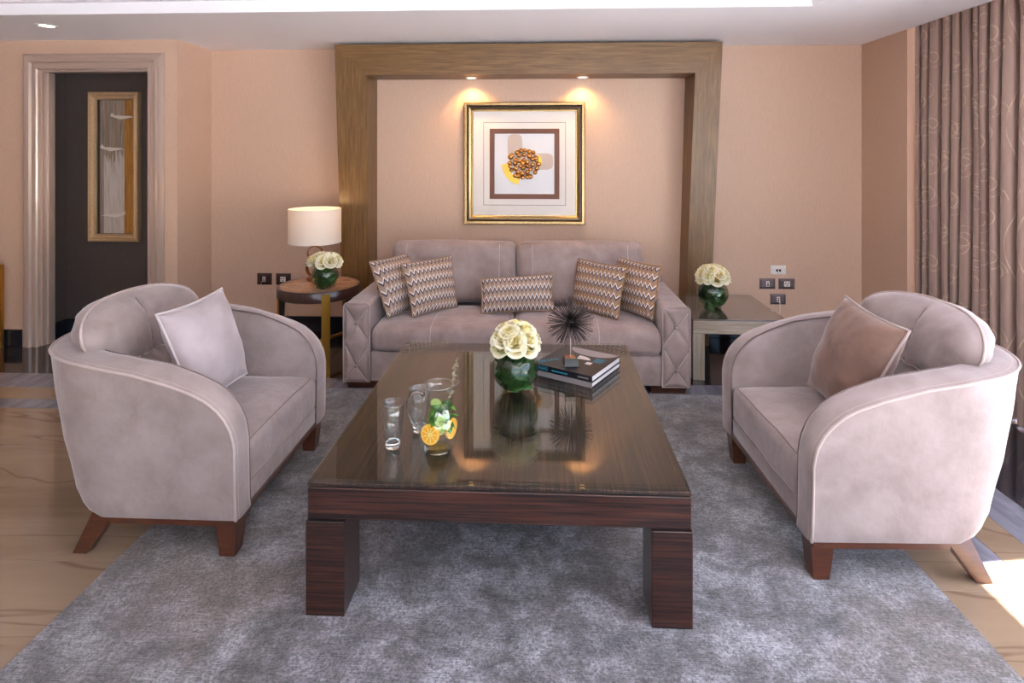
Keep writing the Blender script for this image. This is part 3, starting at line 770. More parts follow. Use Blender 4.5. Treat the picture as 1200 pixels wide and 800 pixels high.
arc = [(acx + .185 * math.cos(a), acz + .185 * math.sin(a)) for a in [PI * 1.0 + i * PI * .42 / 14 for i in range(15)]] + [(acx + .13 * math.cos(a), acz + .13 * math.sin(a)) for a in [PI * 1.42 - i * PI * .42 / 14 for i in range(15)]]
obj('gold_crescent', poly(arc, ya - .001, .004), 'gold_leaf', pic)
arc = [(acx + .158 * math.cos(a), acz + .158 * math.sin(a)) for a in [-.1 + i * .6 / 9 for i in range(10)]] + [(acx + .12 * math.cos(a), acz + .12 * math.sin(a)) for a in [.5 - i * .6 / 9 for i in range(10)]]
obj('gold_crescent', poly(arc, ya - .001, .004), 'gold_leaf', pic)
bead = lathe([(.0001, .012), (.010, .0105), (.017, .005), (.019, 0), (.017, -.003), (.0001, -.004)], 12)
bead.materials.append(MATS['gold_bead'])
ri = pic.location
for ring, cnt, rr in ((0, 1, 0), (1, 6, .040), (2, 12, .080), (3, 20, .120)):
    for k in range(cnt):
        a = 2 * PI * k / max(1, cnt) + ring * .5 + random.uniform(-.1, .1); q = rr + random.uniform(-.008, .008)
        o = bpy.data.objects.new('gold_disc', bead); COL.objects.link(o); o.parent = pic
        o.location = (acx + q * math.cos(a) - ri.x, ya - .010 - .016 * (1 - ring / 3.2) - ri.y, acz + q * math.sin(a) - ri.z)
        o.rotation_euler = (PI / 2 + random.uniform(-.5, .5), random.uniform(-.5, .5), 0); s = random.uniform(1.0, 1.3); o.scale = (s, s, s)

# tall picture in the corridor niche
yc = 4.878
pc = thing('tall_framed_painting', 'tall narrow framed abstract painting with three silver birds in the doorway', 'picture', (-3.59, yc, .80))
QX0, QX1, QZ0, QZ1 = -3.845, -3.395, .80, 2.078
obj('frame', rect_frame(QX0, QX1, QZ0, QZ1, yc, [(0, 0), (0, .03), (.008, .042), (.022, .042), (.028, .030), (.04, .034), (.052, .030), (.058, .018), (.064, .018), (.066, .004)]), 'champagne_frame', pc)
obj('backing', flat(QX0 + .05, QX1 - .05, QZ0 + .05, QZ1 - .05, yc, .006), 'black', pc)
ax0, ax1, az0, az1 = QX0 + .095, QX1 - .068, QZ0 + .07, QZ1 - .07
me = me_from([(ax0, yc - .014, az0), (ax1, yc - .014, az0), (ax1, yc - .014, az1), (ax0, yc - .014, az1), (ax0, yc - .006, az0), (ax1, yc - .006, az0), (ax1, yc - .006, az1), (ax0, yc - .006, az1)],
             [(0, 1, 2, 3), (0, 4, 5, 1), (1, 5, 6, 2), (2, 6, 7, 3), (3, 7, 4, 0)], False, [(0, 0), (1, 0), (1, 1), (0, 1), (0, 0), (1, 0), (1, 1), (0, 1)])
obj('painted_panel', me, 'abstract_paint', pc)
def bird(cx_, cz_, s, flip):
    f = -1 if flip else 1
    body = [(-.055, .012), (-.03, .004), (0, -.006), (.03, -.002), (.06, .004), (.085, .004), (.055, .014), (.02, .014), (-.01, .018), (-.03, .016), (-.048, .032), (-.052, .03)]
    return poly([(cx_ + f * x * s, cz_ + z * s) for x, z in body], yc - .016, .012)
obj('silver_bird', bird(-3.565, 1.85, 1.5, False), 'silver', pc)
obj('silver_bird', bird(-3.655, 1.58, 1.5, False), 'silver', pc)
obj('silver_bird', bird(-3.60, 1.015, 1.5, True), 'silver', pc)
obj('glass_pane', flat(QX0 + .06, QX1 - .06, QZ0 + .06, QZ1 - .06, yc - .030, .002), 'pane', pc)

# ------------------------------------------------------------------ wall plates
def plate(label, x0, x1, z0, z1, m, kind):
    p = thing('wall_socket', label, 'socket', ((x0 + x1) / 2, YB, z0)); y = YB - .0005
    if m == 'white_plastic': obj('plate', box(x0, x1, y - .008, y, z0, z1, .002, 2), m, p)
    else:
        vs = []; fs = []
        for a, b in ((0, 0), (0, .004), (.018, .012)): vs += [(x0 + a, y - b, z0 + a), (x1 - a, y - b, z0 + a), (x1 - a, y - b, z1 - a), (x0 + a, y - b, z1 - a)]
        for k in range(2):
            for i in range(4): fs.append((k * 4 + i, k * 4 + (i + 1) % 4, k * 4 + 4 + (i + 1) % 4, k * 4 + 4 + i))
        fs.append((8, 9, 10, 11)); obj('plate', me_from(vs, fs), m, p)
    cx_, cz_ = (x0 + x1) / 2, (z0 + z1) / 2; yy = y - .012
    if kind == 'jack2':
        for dx in (-.012, .012): obj('jack', box(cx_ + dx - .008, cx_ + dx + .008, y - .010, y - .007, cz_ - .014, cz_ + .006), 'black', p)
        for dx in (-.05, .05): obj('screw', box(cx_ + dx - .002, cx_ + dx + .002, y - .009, y - .007, cz_ - .002, cz_ + .002), 'dark_plate', p)
    elif kind == 'single':
        ins = obj('insert', box(cx_ - .013, cx_ + .013, yy - .004, yy, cz_ - .022, cz_ + .022, .001, 1), 'white_plastic', p)
        obj('jack', box(cx_ - .007, cx_ + .007, yy - .0055, yy - .0035, cz_ - .016, cz_ - .002), 'black', ins)
        obj('jack', box(cx_ - .006, cx_ + .006, yy - .0055, yy - .0035, cz_ + .004, cz_ + .014), 'dark_plate', ins)
    else:
        ins = obj('insert', box(cx_ - .024, cx_ + .024, yy - .004, yy, cz_ - .022, cz_ + .022, .001, 1), 'white_plastic', p)
        for dx, dz in ((-.012, .006), (.010, .008), (0, -.01)): obj('pin_hole', box(cx_ + dx - .005, cx_ + dx + .005, yy - .0055, yy - .0035, cz_ + dz - .005, cz_ + dz + .005), 'dark_plate', ins)
    return p
plate('white two-jack wall plate, topmost of the four on the right', 1.944, 2.068, .537, .612, 'white_plastic', 'jack2')
plate('grey metal data socket left in the middle row by the right corner', 1.852, 1.980, .414, .502, 'dark_plate', 'single')
plate('grey metal power socket right in the middle row by the right corner', 2.008, 2.140, .414, .502, 'dark_plate', 'power')
sk = plate('grey metal socket with a white lead, lowest of the four on the right', 1.940, 2.066, .285, .372, 'dark_plate', 'single')
obj('lead', tube([(2.008, YB - .02, .325), (2.010, YB - .028, .30), (2.013, YB - .02, .24), (2.0, YB - .03, .15), (1.9, YB - .06, .05), (1.7, YB - .08, .03)], .003, 6), 'white_plastic', sk)
sk = plate('dark brown wall socket with a thin lead, further left of the two', -2.467, -2.337, .405, .505, 'brown_plate', 'single')
obj('lead', tube([(-2.402, YB - .018, .45), (-2.42, YB - .03, .43), (-2.42, YB - .02, .39), (-2.39, YB - .015, .33), (-2.35, YB - .015, .28), (-2.345, YB - .015, .20), (-2.36, YB - .03, .05)], .002, 6), 'stitch', sk)
plate('dark brown wall socket just left of the round lamp table', -2.299, -2.168, .405, .505, 'brown_plate', 'power')

# ------------------------------------------------------------------ round lamp table, lamp
LX, LY, LR, LZ = -1.645, 4.335, 0.298, 0.575
lt = thing('round_side_table', 'round brass legged side table holding the lamp', 'side table', (LX, LY, 0))
obj('table_rim', lathe([(.0001, LZ - .078), (LR - .01, LZ - .078), (LR, LZ - .07), (LR, LZ - .004), (LR - .004, LZ), (LR - .018, LZ), (LR - .018, LZ - .006), (.0001, LZ - .006)], 64, LX, LY), 'dark_walnut', lt)
obj('table_top', lathe([(LR - .0185, LZ - .0055), (LR - .0185, LZ - .001), (.0001, LZ - .001)], 64, LX, LY), 'stone_top', lt)
for k in range(3):
    a = math.radians(-61 + 120 * k); R_ = Matrix.Translation((LX, LY, 0)) @ Matrix.Rotation(a, 4, 'Z')
    me = box(LR + .001, LR + .014, -.029, .029, 0, LZ - .014, .001, 1); me.transform(R_); lg = obj('leg', me, 'brass', lt)
    me = box(LR - .022, LR + .0005, -.022, .022, 0.01, LZ - .08); me.transform(R_); obj('inner_leg', me, 'black', lg)
    me = box(0.012, LR - .022, -.010, .010, 0.14, 0.16); me.transform(R_); obj('stretcher', me, 'brass', lt)

lx, ly = -1.73, 4.47
lamp = thing('table_lamp', 'table lamp with a white drum shade and bronze ring base', 'lamp', (lx, ly, LZ))
obj('base', lathe([(.0001, LZ + .0005), (.06, LZ + .0005), (.062, LZ + .004), (.062, LZ + .016), (.058, LZ + .02), (.0001, LZ + .02)], 32, lx, ly), 'bronze', lamp)
def ring(cx_, cy_, cz_, R_, wid, th, ang):
    vs = []; fs = []; n = 40
    for i in range(n):
        a = 2 * PI * i / n
        for rr, yy in ((R_ - th, -wid), (R_, -wid), (R_, wid), (R_ - th, wid)):
            p = Vector((rr * math.cos(a), yy, rr * math.sin(a))); p.rotate(Matrix.Rotation(ang, 3, 'Z')); vs.append(p + Vector((cx_, cy_, cz_)))
    for i in range(n):
        j = (i + 1) % n
        for k in range(4): l = (k + 1) % 4; fs.append((i * 4 + k, j * 4 + k, j * 4 + l, i * 4 + l))
    return me_from(vs, fs)
obj('ring', ring(lx, ly, LZ + .02 + .068, .068, .016, .010, 0.25), 'bronze', lamp)
obj('ring', ring(lx, ly, LZ + .02 + .190, .058, .016, .010, 0.25), 'bronze', lamp)
obj('ring', ring(lx, ly, LZ + .02 + .10, .090, .010, .008, 1.2), 'bronze', lamp)
SH0, SH1 = .868, 1.125
obj('stem', tube([(lx, ly, LZ + .26), (lx, ly, .93), (lx, ly, 1.0)], .007, 10), 'bronze', lamp)
shd = obj('lamp_shade', lathe([(.193, SH0), (.196, SH0), (.196, SH1), (.193, SH1), (.193, SH0)], 64, lx, ly), 'lamp_shade', lamp)
obj('shade_trim', join([lathe([(.1975, SH0 - .001), (.1975, SH0 + .006), (.192, SH0 + .006), (.192, SH0 - .001), (.1975, SH0 - .001)], 64, lx, ly), lathe([(.1975, SH1 - .006), (.1975, SH1 + .001), (.192, SH1 + .001), (.192, SH1 - .006), (.1975, SH1 - .006)], 64, lx, ly)]), 'mat_board', shd)
obj('bulb', lathe([(.0001, .99), (.014, .995), (.016, 1.02), (.028, 1.05), (.024, 1.075), (.0001, 1.085)], 20, lx, ly), 'lamp_glow', lamp)
pl = bpy.data.lights.new('lamp_bulb_light', 'POINT'); pl.energy = 1.0; pl.color = (1, .62, .30); pl.shadow_soft_size = .03
plo = bpy.data.objects.new('lamp_bulb_light', pl); COL.objects.link(plo); plo.parent = lamp; plo.location = (0, 0, 1.11 - LZ)

# ------------------------------------------------------------------ square side table on the right
st = thing('square_side_table', 'low silver oak side table with dark glass top right of the sofa', 'side table', (1.36, 4.45, 0))
A0, A1, B0, B1 = 1.05, 1.685, 4.08, 4.79
obj('apron', box(A0, A1, B0, B1, .318, .408, .002, 1), 'silver_oak', st)
t = NT('smoked_glass'); t.color(srgb(88, 80, 76)); t.setp(Roughness=0.03, Metallic=0.0); t.b.inputs['Specular IOR Level'].default_value = 1.0; t.b.inputs['Coat Weight'].default_value = 1.0
obj('glass_top', box(A0 - .003, A1 + .003, B0 - .003, B1 + .003, .4085, .4185, .0015, 1), 'smoked_glass', st)
for x0 in (A0, A1 - .08):
    for y0 in (B0, B1 - .08): obj('leg', box(x0, x0 + .08, y0, y0 + .08, 0, .317, .002, 1), 'silver_oak_z', st)

# ------------------------------------------------------------------ roses
def petal_mesh():
    """one rose bloom, radius about 1"""
    vs = []; fs = []
    def petal(a0, tilt, r, hgt, wid, curl):
        base = len(vs); NU, NV = 6, 6
        for i in range(NU):
            u = i / (NU - 1) * 2 - 1
            for j in range(NV):
                v = j / (NV - 1)
                sh = math.sin(min(1, v * 1.15 + .12) * PI / 2) ** .6 * (1 - .30 * max(0, v - .8) / .2 * abs(u) ** 2)
                ang = a0 + u * wid * sh
                rad = r * (0.25 + .75 * math.sin(min(1, v * 1.2) * PI / 2)) + tilt * v * v + curl * max(0, v - .72) * 1.6
                z = hgt * v - curl * max(0, v - .8) * 1.2 - .10 * abs(u) ** 2.2 * v
                vs.append((rad * math.cos(ang), rad * math.sin(ang), z))
        for i in range(NU - 1):
            for j in range(NV - 1): fs.append((base + i * NV + j, base + (i + 1) * NV + j, base + (i + 1) * NV + j + 1, base + i * NV + j + 1))
    for k in range(3): petal(k * 2.1 + .4, -.06, .16, 1.16, 1.3, 0)
    for k in range(4): petal(k * 1.57, .04, .32, 1.14, 1.05, .05)
    for k in range(5): petal(k * 1.257 + .5, .14, .50, 1.06, .88, .22)
    for k in range(6): petal(k * 1.047 + .2, .26, .64, .92, .72, .42)
    return me_from(vs, fs, True)
bloom_base = petal_mesh()
leaf_base = None
def leaf_mesh(Lf, W, curl, fold=.25):
    vs = []; fs = []; n = 7
    for i in range(n):
        q = i / (n - 1); w = W * math.sin(q ** .8 * PI) ** .9 + .0003
        for s in (-1, 0, 1): vs.append((Lf * q, s * w, -curl * q * q * Lf + abs(s) * w * fold))
    for i in range(n - 1):
        for k in range(2): fs.append((i * 3 + k, (i + 1) * 3 + k, (i + 1) * 3 + k + 1, i * 3 + k + 1))
    return me_from(vs, fs, True)
LEAF = [leaf_mesh(.07, .018, .3), leaf_mesh(.055, .016, .6), leaf_mesh(.085, .022, .1)]
for l_ in LEAF: l_.materials.append(MATS['leaf_green'])
bloom_base.materials.append(MATS['rose_petal'])
def bouquet(vx, vy, vz, R, spread, top, label_v, label_r, group, n_mid, br, sd):
    rnd = random.Random(sd)
    va = thing('glass_vase', label_v, 'vase', (vx, vy, vz))
    pts = []
    for k in range(22):
        a = -PI / 2 * .82 + k / 21 * (PI / 2 * .82 + PI / 2 * .60); pts.append((R * math.cos(a), vz + R * .90 + R * .95 * math.sin(a)))
    z_lo = pts[0][1]; pts = [(r, z - z_lo + vz + .004) for r, z in pts]
    ztop = pts[-1][1]; rt = pts[-1][0]
    prof = [(.0001, vz + .0006), (pts[0][0] * .96, vz + .0006)] + pts + [(rt * 1.03, ztop + .012), (rt * 1.0, ztop + .014), (rt * .96, ztop + .006)]
    obj('bowl', lathe(prof, 40, vx, vy), 'vase_glass', va)
    wp = [(.0001, pts[2][1])] + [(r - .004, z) for r, z in pts[2:15]] + [(.0001, pts[14][1])]
    obj('water', lathe(wp, 32, vx, vy), 'water', va)
    # dome of blooms
    blooms = []
    for ring_, cnt, el in ((0, 1, 1.5), (1, 5, .95), (2, n_mid, .42), (3, n_mid + 1, -.02)):
        for k in range(cnt):
            a = 2 * PI * (k + .5 * (ring_ % 2)) / cnt + rnd.uniform(-.15, .15); e = el + rnd.uniform(-.1, .1)
            blooms.append((a, e))
    zc = ztop + .045
    for i, (a, e) in enumerate(blooms):
        d = Vector((math.cos(a) * math.cos(e), math.sin(a) * math.cos(e), math.sin(e)))
        pos = Vector((vx, vy, zc)) + Vector((d.x * spread, d.y * spread, d.z * (top - zc) * .92 if d.z > 0 else d.z * spread))
        s = br * rnd.uniform(.88, 1.12)
        dirv = (d + Vector((0, 0, .55))).normalized()
        rs = thing('rose', label_r, 'rose', tuple(pos - dirv * s * .9), 0, group)
        o = bpy.data.objects.new('bloom', bloom_base); COL.objects.link(o); o.parent = rs
        o.rotation_euler = (dirv.to_track_quat('Z', 'Y') @ Matrix.Rotation(rnd.uniform(0, 6), 3, 'Z').to_quaternion()).to_euler(); o.scale = (s, s, s)
        foot = Vector((vx + d.x * R * .4 + rnd.uniform(-.01, .01), vy + d.y * R * .4 + rnd.uniform(-.01, .01), vz + .018))
        neck = Vector((vx + d.x * rt * .5, vy + d.y * rt * .5, ztop))
        p0 = pos - dirv * s * .85
        obj('stem', tube([p0, p0.lerp(neck, .55) - Vector((0, 0, .004)), neck, foot], .0028, 6), 'stem_green', rs)
        for q in range(5):
            o = bpy.data.objects.new('leaf', LEAF[rnd.randrange(3)]); COL.objects.link(o); o.parent = rs
            if q < 3:   # leaves pressed against the inside of the bowl
                an = a + rnd.uniform(-.6, .6) ; zf = rnd.uniform(.22, .80); kk = min(len(pts) - 1, int(zf * len(pts))); rr = pts[kk][0] - .020
                wp_ = Vector((vx + rr * .8 * math.cos(an), vy + rr * .8 * math.sin(an), pts[kk][1])); rot = (rnd.uniform(-.5, .5) + PI / 2, rnd.uniform(-1, 1), an + PI / 2)
                o.scale = (1.0 * R / .108,) * 3
            elif q == 3:
                an = a + rnd.uniform(-.5, .5); wp_ = Vector((vx + rt * .55 * math.cos(an), vy + rt * .55 * math.sin(an), ztop + .018)); rot = (rnd.uniform(-.5, .5), rnd.uniform(-.4, .25), an)
            else:
                an = a + rnd.uniform(-.8, .8); wp_ = Vector((vx + rt * .25 * math.cos(an), vy + rt * .25 * math.sin(an), vz + R * rnd.uniform(.5, 1.2))); rot = (rnd.uniform(-.5, .5), rnd.uniform(-1.3, 1.3), an)
                o.scale = (.7 * R / .108,) * 3
            o.location = wp_ - rs.location; o.rotation_euler = rot
bouquet(-.11, 2.70, .466, .106, .098, .785, 'round glass vase of roses on the coffee table', 'cream rose in the round vase on the coffee table', 'roses on the coffee table', 9, .047, 1)
bouquet(-1.553, 4.20, LZ, .096, .108, .83, 'round glass vase of roses beside the lamp', 'cream rose in the vase beside the lamp', 'roses beside the lamp', 9, .046, 2)
bouquet(1.275, 4.40, .4185, .112, .108, .735, 'round glass vase of roses on the silver side table', 'cream rose in the vase on the silver side table', 'roses on the silver side table', 9, .048, 3)

# ------------------------------------------------------------------ glasses and pitcher
GZ = .4665
def tumbler(x, y, label):
    g = thing('drinking_glass', label, 'glass', (x, y, GZ), 0, 'tumblers on the coffee table')
    obj('body', lathe([(.0001, GZ + .0003), (.026, GZ + .0003), (.0275, GZ + .003), (.0295, GZ + .020), (.043, GZ + .165), (.0422, GZ + .1662), (.0412, GZ + .165), (.0285, GZ + .024)], 40, x, y), 'glass', g)
    obj('thick_base', lathe([(.0001, GZ + .002), (.025, GZ + .002), (.0265, GZ + .004), (.0282, GZ + .020), (.025, GZ + .0235), (.0001, GZ + .020)], 32, x, y), 'solid_glass', g)
    obj('lip', tube([(x + .0423 * math.cos(a), y + .0423 * math.sin(a), GZ + .1655) for a in [i * 2 * PI / 32 for i in range(32)]], .0010, 6, True), 'solid_glass', g)
tumbler(-.540, 2.15, 'empty tumbler standing alone to the left of the pitcher')
tumbler(-.468, 2.285, 'empty tumbler partly hidden behind the handle of the pitcher')
jx, jy = -.368, 2.135
pt = thing('water_pitcher', 'glass pitcher of water with orange and mint on the coffee table', 'pitcher', (jx, jy, GZ))
bp = [(.046, .0), (.054, .008), (.066, .035), (.0715, .065), (.069, .095), (.061, .130), (.053, .165), (.0505, .195), (.0535, .225), (.0575, .242)]
def pit(r, z, a):
    lip = max(0, math.cos(a - .25)) ** 14 * .022 * max(0, (z - .19) / .052)
    return (jx + (r + lip) * math.cos(a), jy + (r + lip) * math.sin(a), GZ + z + lip * .25)
vs = []; fs = []; S = 48; n = len(bp)
bpo = bp; bp = [(.0001, 0.0004), (.043, 0.0004)] + bp
bp[2] = (.046, .001); n = len(bp)
for i in range(S):
    for r, z in bp: vs.append(pit(r, z, 2 * PI * i / S))
for i in range(S):
    j = (i + 1) % S
    for k in range(n - 1): fs.append((i * n + k, j * n + k, j * n + k + 1, i * n + k + 1))
obj('body', me_from(vs, fs, True), 'glass', pt); bp = bpo
obj('thick_base', lathe([(.0001, GZ + .002), (.042, GZ + .002), (.046, GZ + .005), (.050, GZ + .009), (.047, GZ + .0125), (.0001, GZ + .0108)], 36, jx, jy), 'solid_glass', pt)
obj('lip', tube([pit(.0572, .2425, 2 * PI * i / S) for i in range(S)], .0016, 6, True), 'solid_glass', pt)
ha = PI + .15
hp = [(.0525, .205), (.075, .222), (.098, .215), (.110, .185), (.108, .145), (.095, .11), (.075, .088), (.066, .08)]
obj('handle', tube([(jx + r * math.cos(ha), jy + r * math.sin(ha), GZ + z) for r, z in hp], .0062, 10), 'solid_glass', pt)
obj('water', lathe([(.0001, GZ + .013), (.050, GZ + .015)] + [(r - .004, GZ + z) for r, z in bp[2:8]] + [(.0001, GZ + .195)], 36, jx, jy), 'water', pt)
def orange(label, p, rot):
    o_ = thing('orange_slice', label, 'orange slice', p)
    o_.rotation_euler = rot
    L = lambda n_, me, m: obj(n_, me, m, o_, True)
    r = .0355
    L('rind', lathe([(r * .92, -.003), (r, -.0025), (r, .0025), (r * .92, .003), (r * .92, -.003)], 28), 'orange_rind')
    L('pith', lathe([(.0001, -.0022), (r * .925, -.0022), (r * .925, .0022), (.0001, .0022)], 28), 'orange_pith')
    for k in range(9):
        a0 = 2 * PI * k / 9 + .05; a1 = 2 * PI * (k + 1) / 9 - .05
        pts = [(.005 * math.cos((a0 + a1) / 2), .005 * math.sin((a0 + a1) / 2))] + [(r * .85 * math.cos(a0 + (a1 - a0) * q / 3), r * .85 * math.sin(a0 + (a1 - a0) * q / 3)) for q in range(4)]
        m_ = len(pts); L('segment', me_from([(x, y, .0028) for x, y in pts] + [(x, y, -.0028) for x, y in pts], [tuple(range(m_)), tuple(range(m_, 2 * m_))[::-1]] + [(i, m_ + i, m_ + (i + 1) % m_, (i + 1) % m_) for i in range(m_)]), 'orange_flesh')
orange('orange slice facing the front of the pitcher', (jx - .022, jy - .046, GZ + .080), (PI / 2 - .15, 0, -.25))
orange('orange slice seen edge on at the right of the pitcher', (jx + .050, jy - .012, GZ + .088), (PI / 2, .1, 1.15))
orange('orange slice deep at the back of the pitcher', (jx - .01, jy + .045, GZ + .06), (PI / 2 + .4, .2, .3))
for i, (dx, dy, dz, rx, rz) in enumerate(((.012, -.036, .125, 1.2, .3), (.020, -.044, .105, 1.4, -.2), (-.012, .015, .165, .6, .5), (.022, .012, .15, .9, 1.2))):
    o_ = thing('cucumber_slice', ['cucumber slice above the front orange slice in the pitcher', 'cucumber slice beside the front orange slice in the pitcher', 'cucumber slice near the water surface in the pitcher', 'cucumber slice at the back of the pitcher'][i], 'cucumber slice', (jx + dx, jy + dy, GZ + dz)); o_.rotation_euler = (rx, 0, rz)
    obj('flesh', lathe([(.0001, -.0018), (.0195, -.0018), (.0195, .0018), (.0001, .0018)], 22), 'cucumber', o_, True)
    obj('skin', lathe([(.0195, -.002), (.0208, -.002), (.0208, .002), (.0195, .002)], 22), 'cucumber_skin', o_, True)
mint_leaf = leaf_mesh(.034, .012, .35, .3); mint_leaf.materials.append(MATS['mint'])
def sprig(name, label, base_, top_, m_leaf, cnt, sd, stem_m, sc_):
    rnd = random.Random(sd); s_ = thing(name, label, 'herb sprig', tuple(base_))
    b, tp = Vector(base_), Vector(top_); midp = b.lerp(tp, .5) + Vector((.006, 0, 0))
    obj('stem', tube([b, midp, tp], .0012, 5), stem_m, s_)
    for k in range(cnt):
        q = k / (cnt - 1); p = b.lerp(tp, q) + Vector((.006 * 4 * q * (1 - q), 0, 0)); o = bpy.data.objects.new('leaf', m_leaf); COL.objects.link(o); o.parent = s_
        o.location = p - b; o.rotation_euler = (rnd.uniform(-.6, .6), rnd.uniform(-.7, .4), rnd.uniform(0, 6.28)); z_ = sc_ * rnd.uniform(.7, 1.2); o.scale = (z_, z_, z_)
sprig('mint_sprig', 'bright green mint sprig floating in the pitcher', (jx - .015, jy - .02, GZ + .11), (jx - .005, jy - .012, GZ + .165), mint_leaf, 26, 4, 'stem_green', 1.0)
sprig('mint_sprig', 'bright green mint sprig against the right side of the pitcher', (jx + .040, jy - .015, GZ + .10), (jx + .028, jy - .005, GZ + .185), mint_leaf, 20, 5, 'stem_green', .9)
thy = leaf_mesh(.013, .0048, .3); thy.materials.append(MATS['thyme'])
sprig('thyme_sprig', 'thin herb sprig sticking up out of the pitcher', (jx + .020, jy + .01, GZ + .12), (jx + .062, jy + .03, GZ + .325), thy, 46, 6, 'thyme', 1.0)

# ------------------------------------------------------------------ books and urchin sculpture
BC = Vector((.192, 2.955, 0)); BA = math.radians(-31)
def book(label, z0, th, w, d, cover_text):
    bk = thing('book', label, 'book', (BC.x, BC.y, z0), BA)
    L = lambda n_, me, m, p=bk: obj(n_, me, m, p, True)
    L('pages', box(-w / 2 + .004, w / 2 - .004, -d / 2 + .004, d / 2 - .004, .003, th - .003), 'book_page')
    L('back_cover', box(-w / 2, w / 2, -d / 2, d / 2, 0.0002, .003), 'book_black')
    fc = L('front_cover', box(-w / 2, w / 2, -d / 2, d / 2, th - .003, th), 'book_black')
    sp_ = L('spine', box(-w / 2, w / 2, -d / 2 - .002, -d / 2 + .003, 0.0004, th), cover_text)
    return bk, fc, sp_, L
def text_mesh(s, size):
    cu = bpy.data.curves.new('lettering', 'FONT'); cu.body = s; cu.size = size; cu.extrude = .0002
    o = bpy.data.objects.new('lettering', cu); COL.objects.link(o); dg = bpy.context.evaluated_depsgraph_get(); me = bpy.data.meshes.new_from_object(o.evaluated_get(dg)); bpy.data.objects.remove(o); bpy.data.curves.remove(cu)
    return me
bw, bd = .315, .325
book('grey spined book at the bottom of the two book stack', .4665, .025, bw, bd, 'book_grey')
bk, fc, sp_, L = book('black book with cyan lettering on top of the stack', .4917, .030, bw, bd, 'book_black')
try:
    me = text_mesh('SINAS', .026); me.transform(Matrix.Translation((-bw / 2 + .012, -bd / 2 - .0025, .0075)) @ Matrix.Rotation(PI / 2, 4, 'X')); L('spine_title', me, 'print_cyan', sp_)
    me = text_mesh('SINAS', .042); me.transform(Matrix.Translation((-bw / 2 + .022, -bd / 2 + .020, .0304)) @ Matrix.Rotation(PI / 2 * 0 + 1.0, 4, 'Z')); L('cover_title', me, 'print_cyan', fc)
except Exception as ex: print('text failed', ex)
def dashes(x0, y0, z, n, lw, ax, lead, m, par, nm):
    ms = []
    for k in range(n):
        if ax == 'spine': ms.append(box(x0 + k * lead, x0 + k * lead + lw, -bd / 2 - .0027, -bd / 2 - .0019, z, z + .006))
        else: ms.append(box(x0, x0 + lw * (1 - .12 * (k % 3)), y0 - k * lead, y0 - k * lead + .0035, z, z + .0004))
    L(nm, join(ms), m, par)
dashes(-.055, 0, .011, 12, .005, 'spine', .0072, 'print_cyan', sp_, 'spine_subtitle')
dashes(.085, 0, .012, 7, .006, 'spine', .008, 'print_grey', sp_, 'spine_author')
dashes(.075, .06, .0301, 6, .055, 'cover', .010, 'print_cyan', fc, 'cover_blurb')
def disc_seg(cx_, cy_, rx, ry, a0, a1, z, n=18, inner=0.0):
    o_ = [(cx_ + rx * math.cos(a0 + (a1 - a0) * i / n), cy_ + ry * math.sin(a0 + (a1 - a0) * i / n), z) for i in range(n + 1)]
    i_ = [(cx_ + rx * inner * math.cos(a0 + (a1 - a0) * i / n), cy_ + ry * inner * math.sin(a0 + (a1 - a0) * i / n), z) for i in range(n + 1)]
    return me_from(o_ + i_, [(i, i + 1, n + 2 + i, n + 1 + i) for i in range(n)])
L('cover_picture', disc_seg(.02, .16, .13, .085, PI, 2 * PI, .0303), 'print_grey', fc)
L('cover_picture', disc_seg(-.01, .01, .07, .05, .2, 1.7, .0304), 'print_white', fc)
L('cover_picture', box(.055, .085, -.035, -.005, .0300, .0304), 'print_white', fc)

ux, uy, uz = .152, 2.885, .728; ub = .5220
ur = thing('urchin_sculpture', 'spiky dark metal urchin sculpture standing on the books', 'sculpture', (ux, uy, ub))
me = hexa([(-.036, -.036, 0), (.036, -.036, 0), (.036, .036, 0), (-.036, .036, 0), (-.030, -.030, .036), (.030, -.030, .036), (.030, .030, .036), (-.030, .030, .036)]); me.transform(Matrix.Translation((ux, uy, ub + .0003)) @ Matrix.Rotation(.1, 4, 'Z')); obj('plinth', me, 'black_gloss', ur)
me = box(-.024, .024, -.024, .024, .0363, .038); me.transform(Matrix.Translation((ux, uy, ub)) @ Matrix.Rotation(.1, 4, 'Z')); obj('cap_plate', me, 'bronze', ur)
obj('rod', tube([(ux, uy, ub + .038), (ux, uy, uz)], .0022, 8), 'silver', ur)
bm = bmesh.new(); bmesh.ops.create_icosphere(bm, subdivisions=2, radius=.022); bmesh.ops.translate(bm, vec=(ux, uy, uz), verts=bm.verts); me = bpy.data.meshes.new('core'); bm.to_mesh(me); bm.free(); obj('core', me, 'gunmetal', ur)
spk = tube([(0, 0, .012), (0, 0, .06), (0, 0, 1.0)], 1, 5)
sp_me = me_from([(v.co.x * .0013, v.co.y * .0013, v.co.z * .122) for v in spk.vertices], [tuple(p.vertices) for p in spk.polygons], True); sp_me.materials.append(MATS['gunmetal'])
NSP = 296
for k in range(NSP):
    z = 1 - 2 * (k + .5) / NSP; a = k * 2.399963; r = math.sqrt(1 - z * z)
    if z < -.955: continue
    d = Vector((r * math.cos(a), r * math.sin(a), z)) + Vector((random.uniform(-.08, .08), random.uniform(-.08, .08), random.uniform(-.08, .08)))
    o = bpy.data.objects.new('spike', sp_me); COL.objects.link(o); o.parent = ur; o.location = (0, 0, uz - ub); o.rotation_euler = d.to_track_quat('Z', 'Y').to_euler(); s = random.uniform(.86, 1.0); o.scale = (1, 1, s)

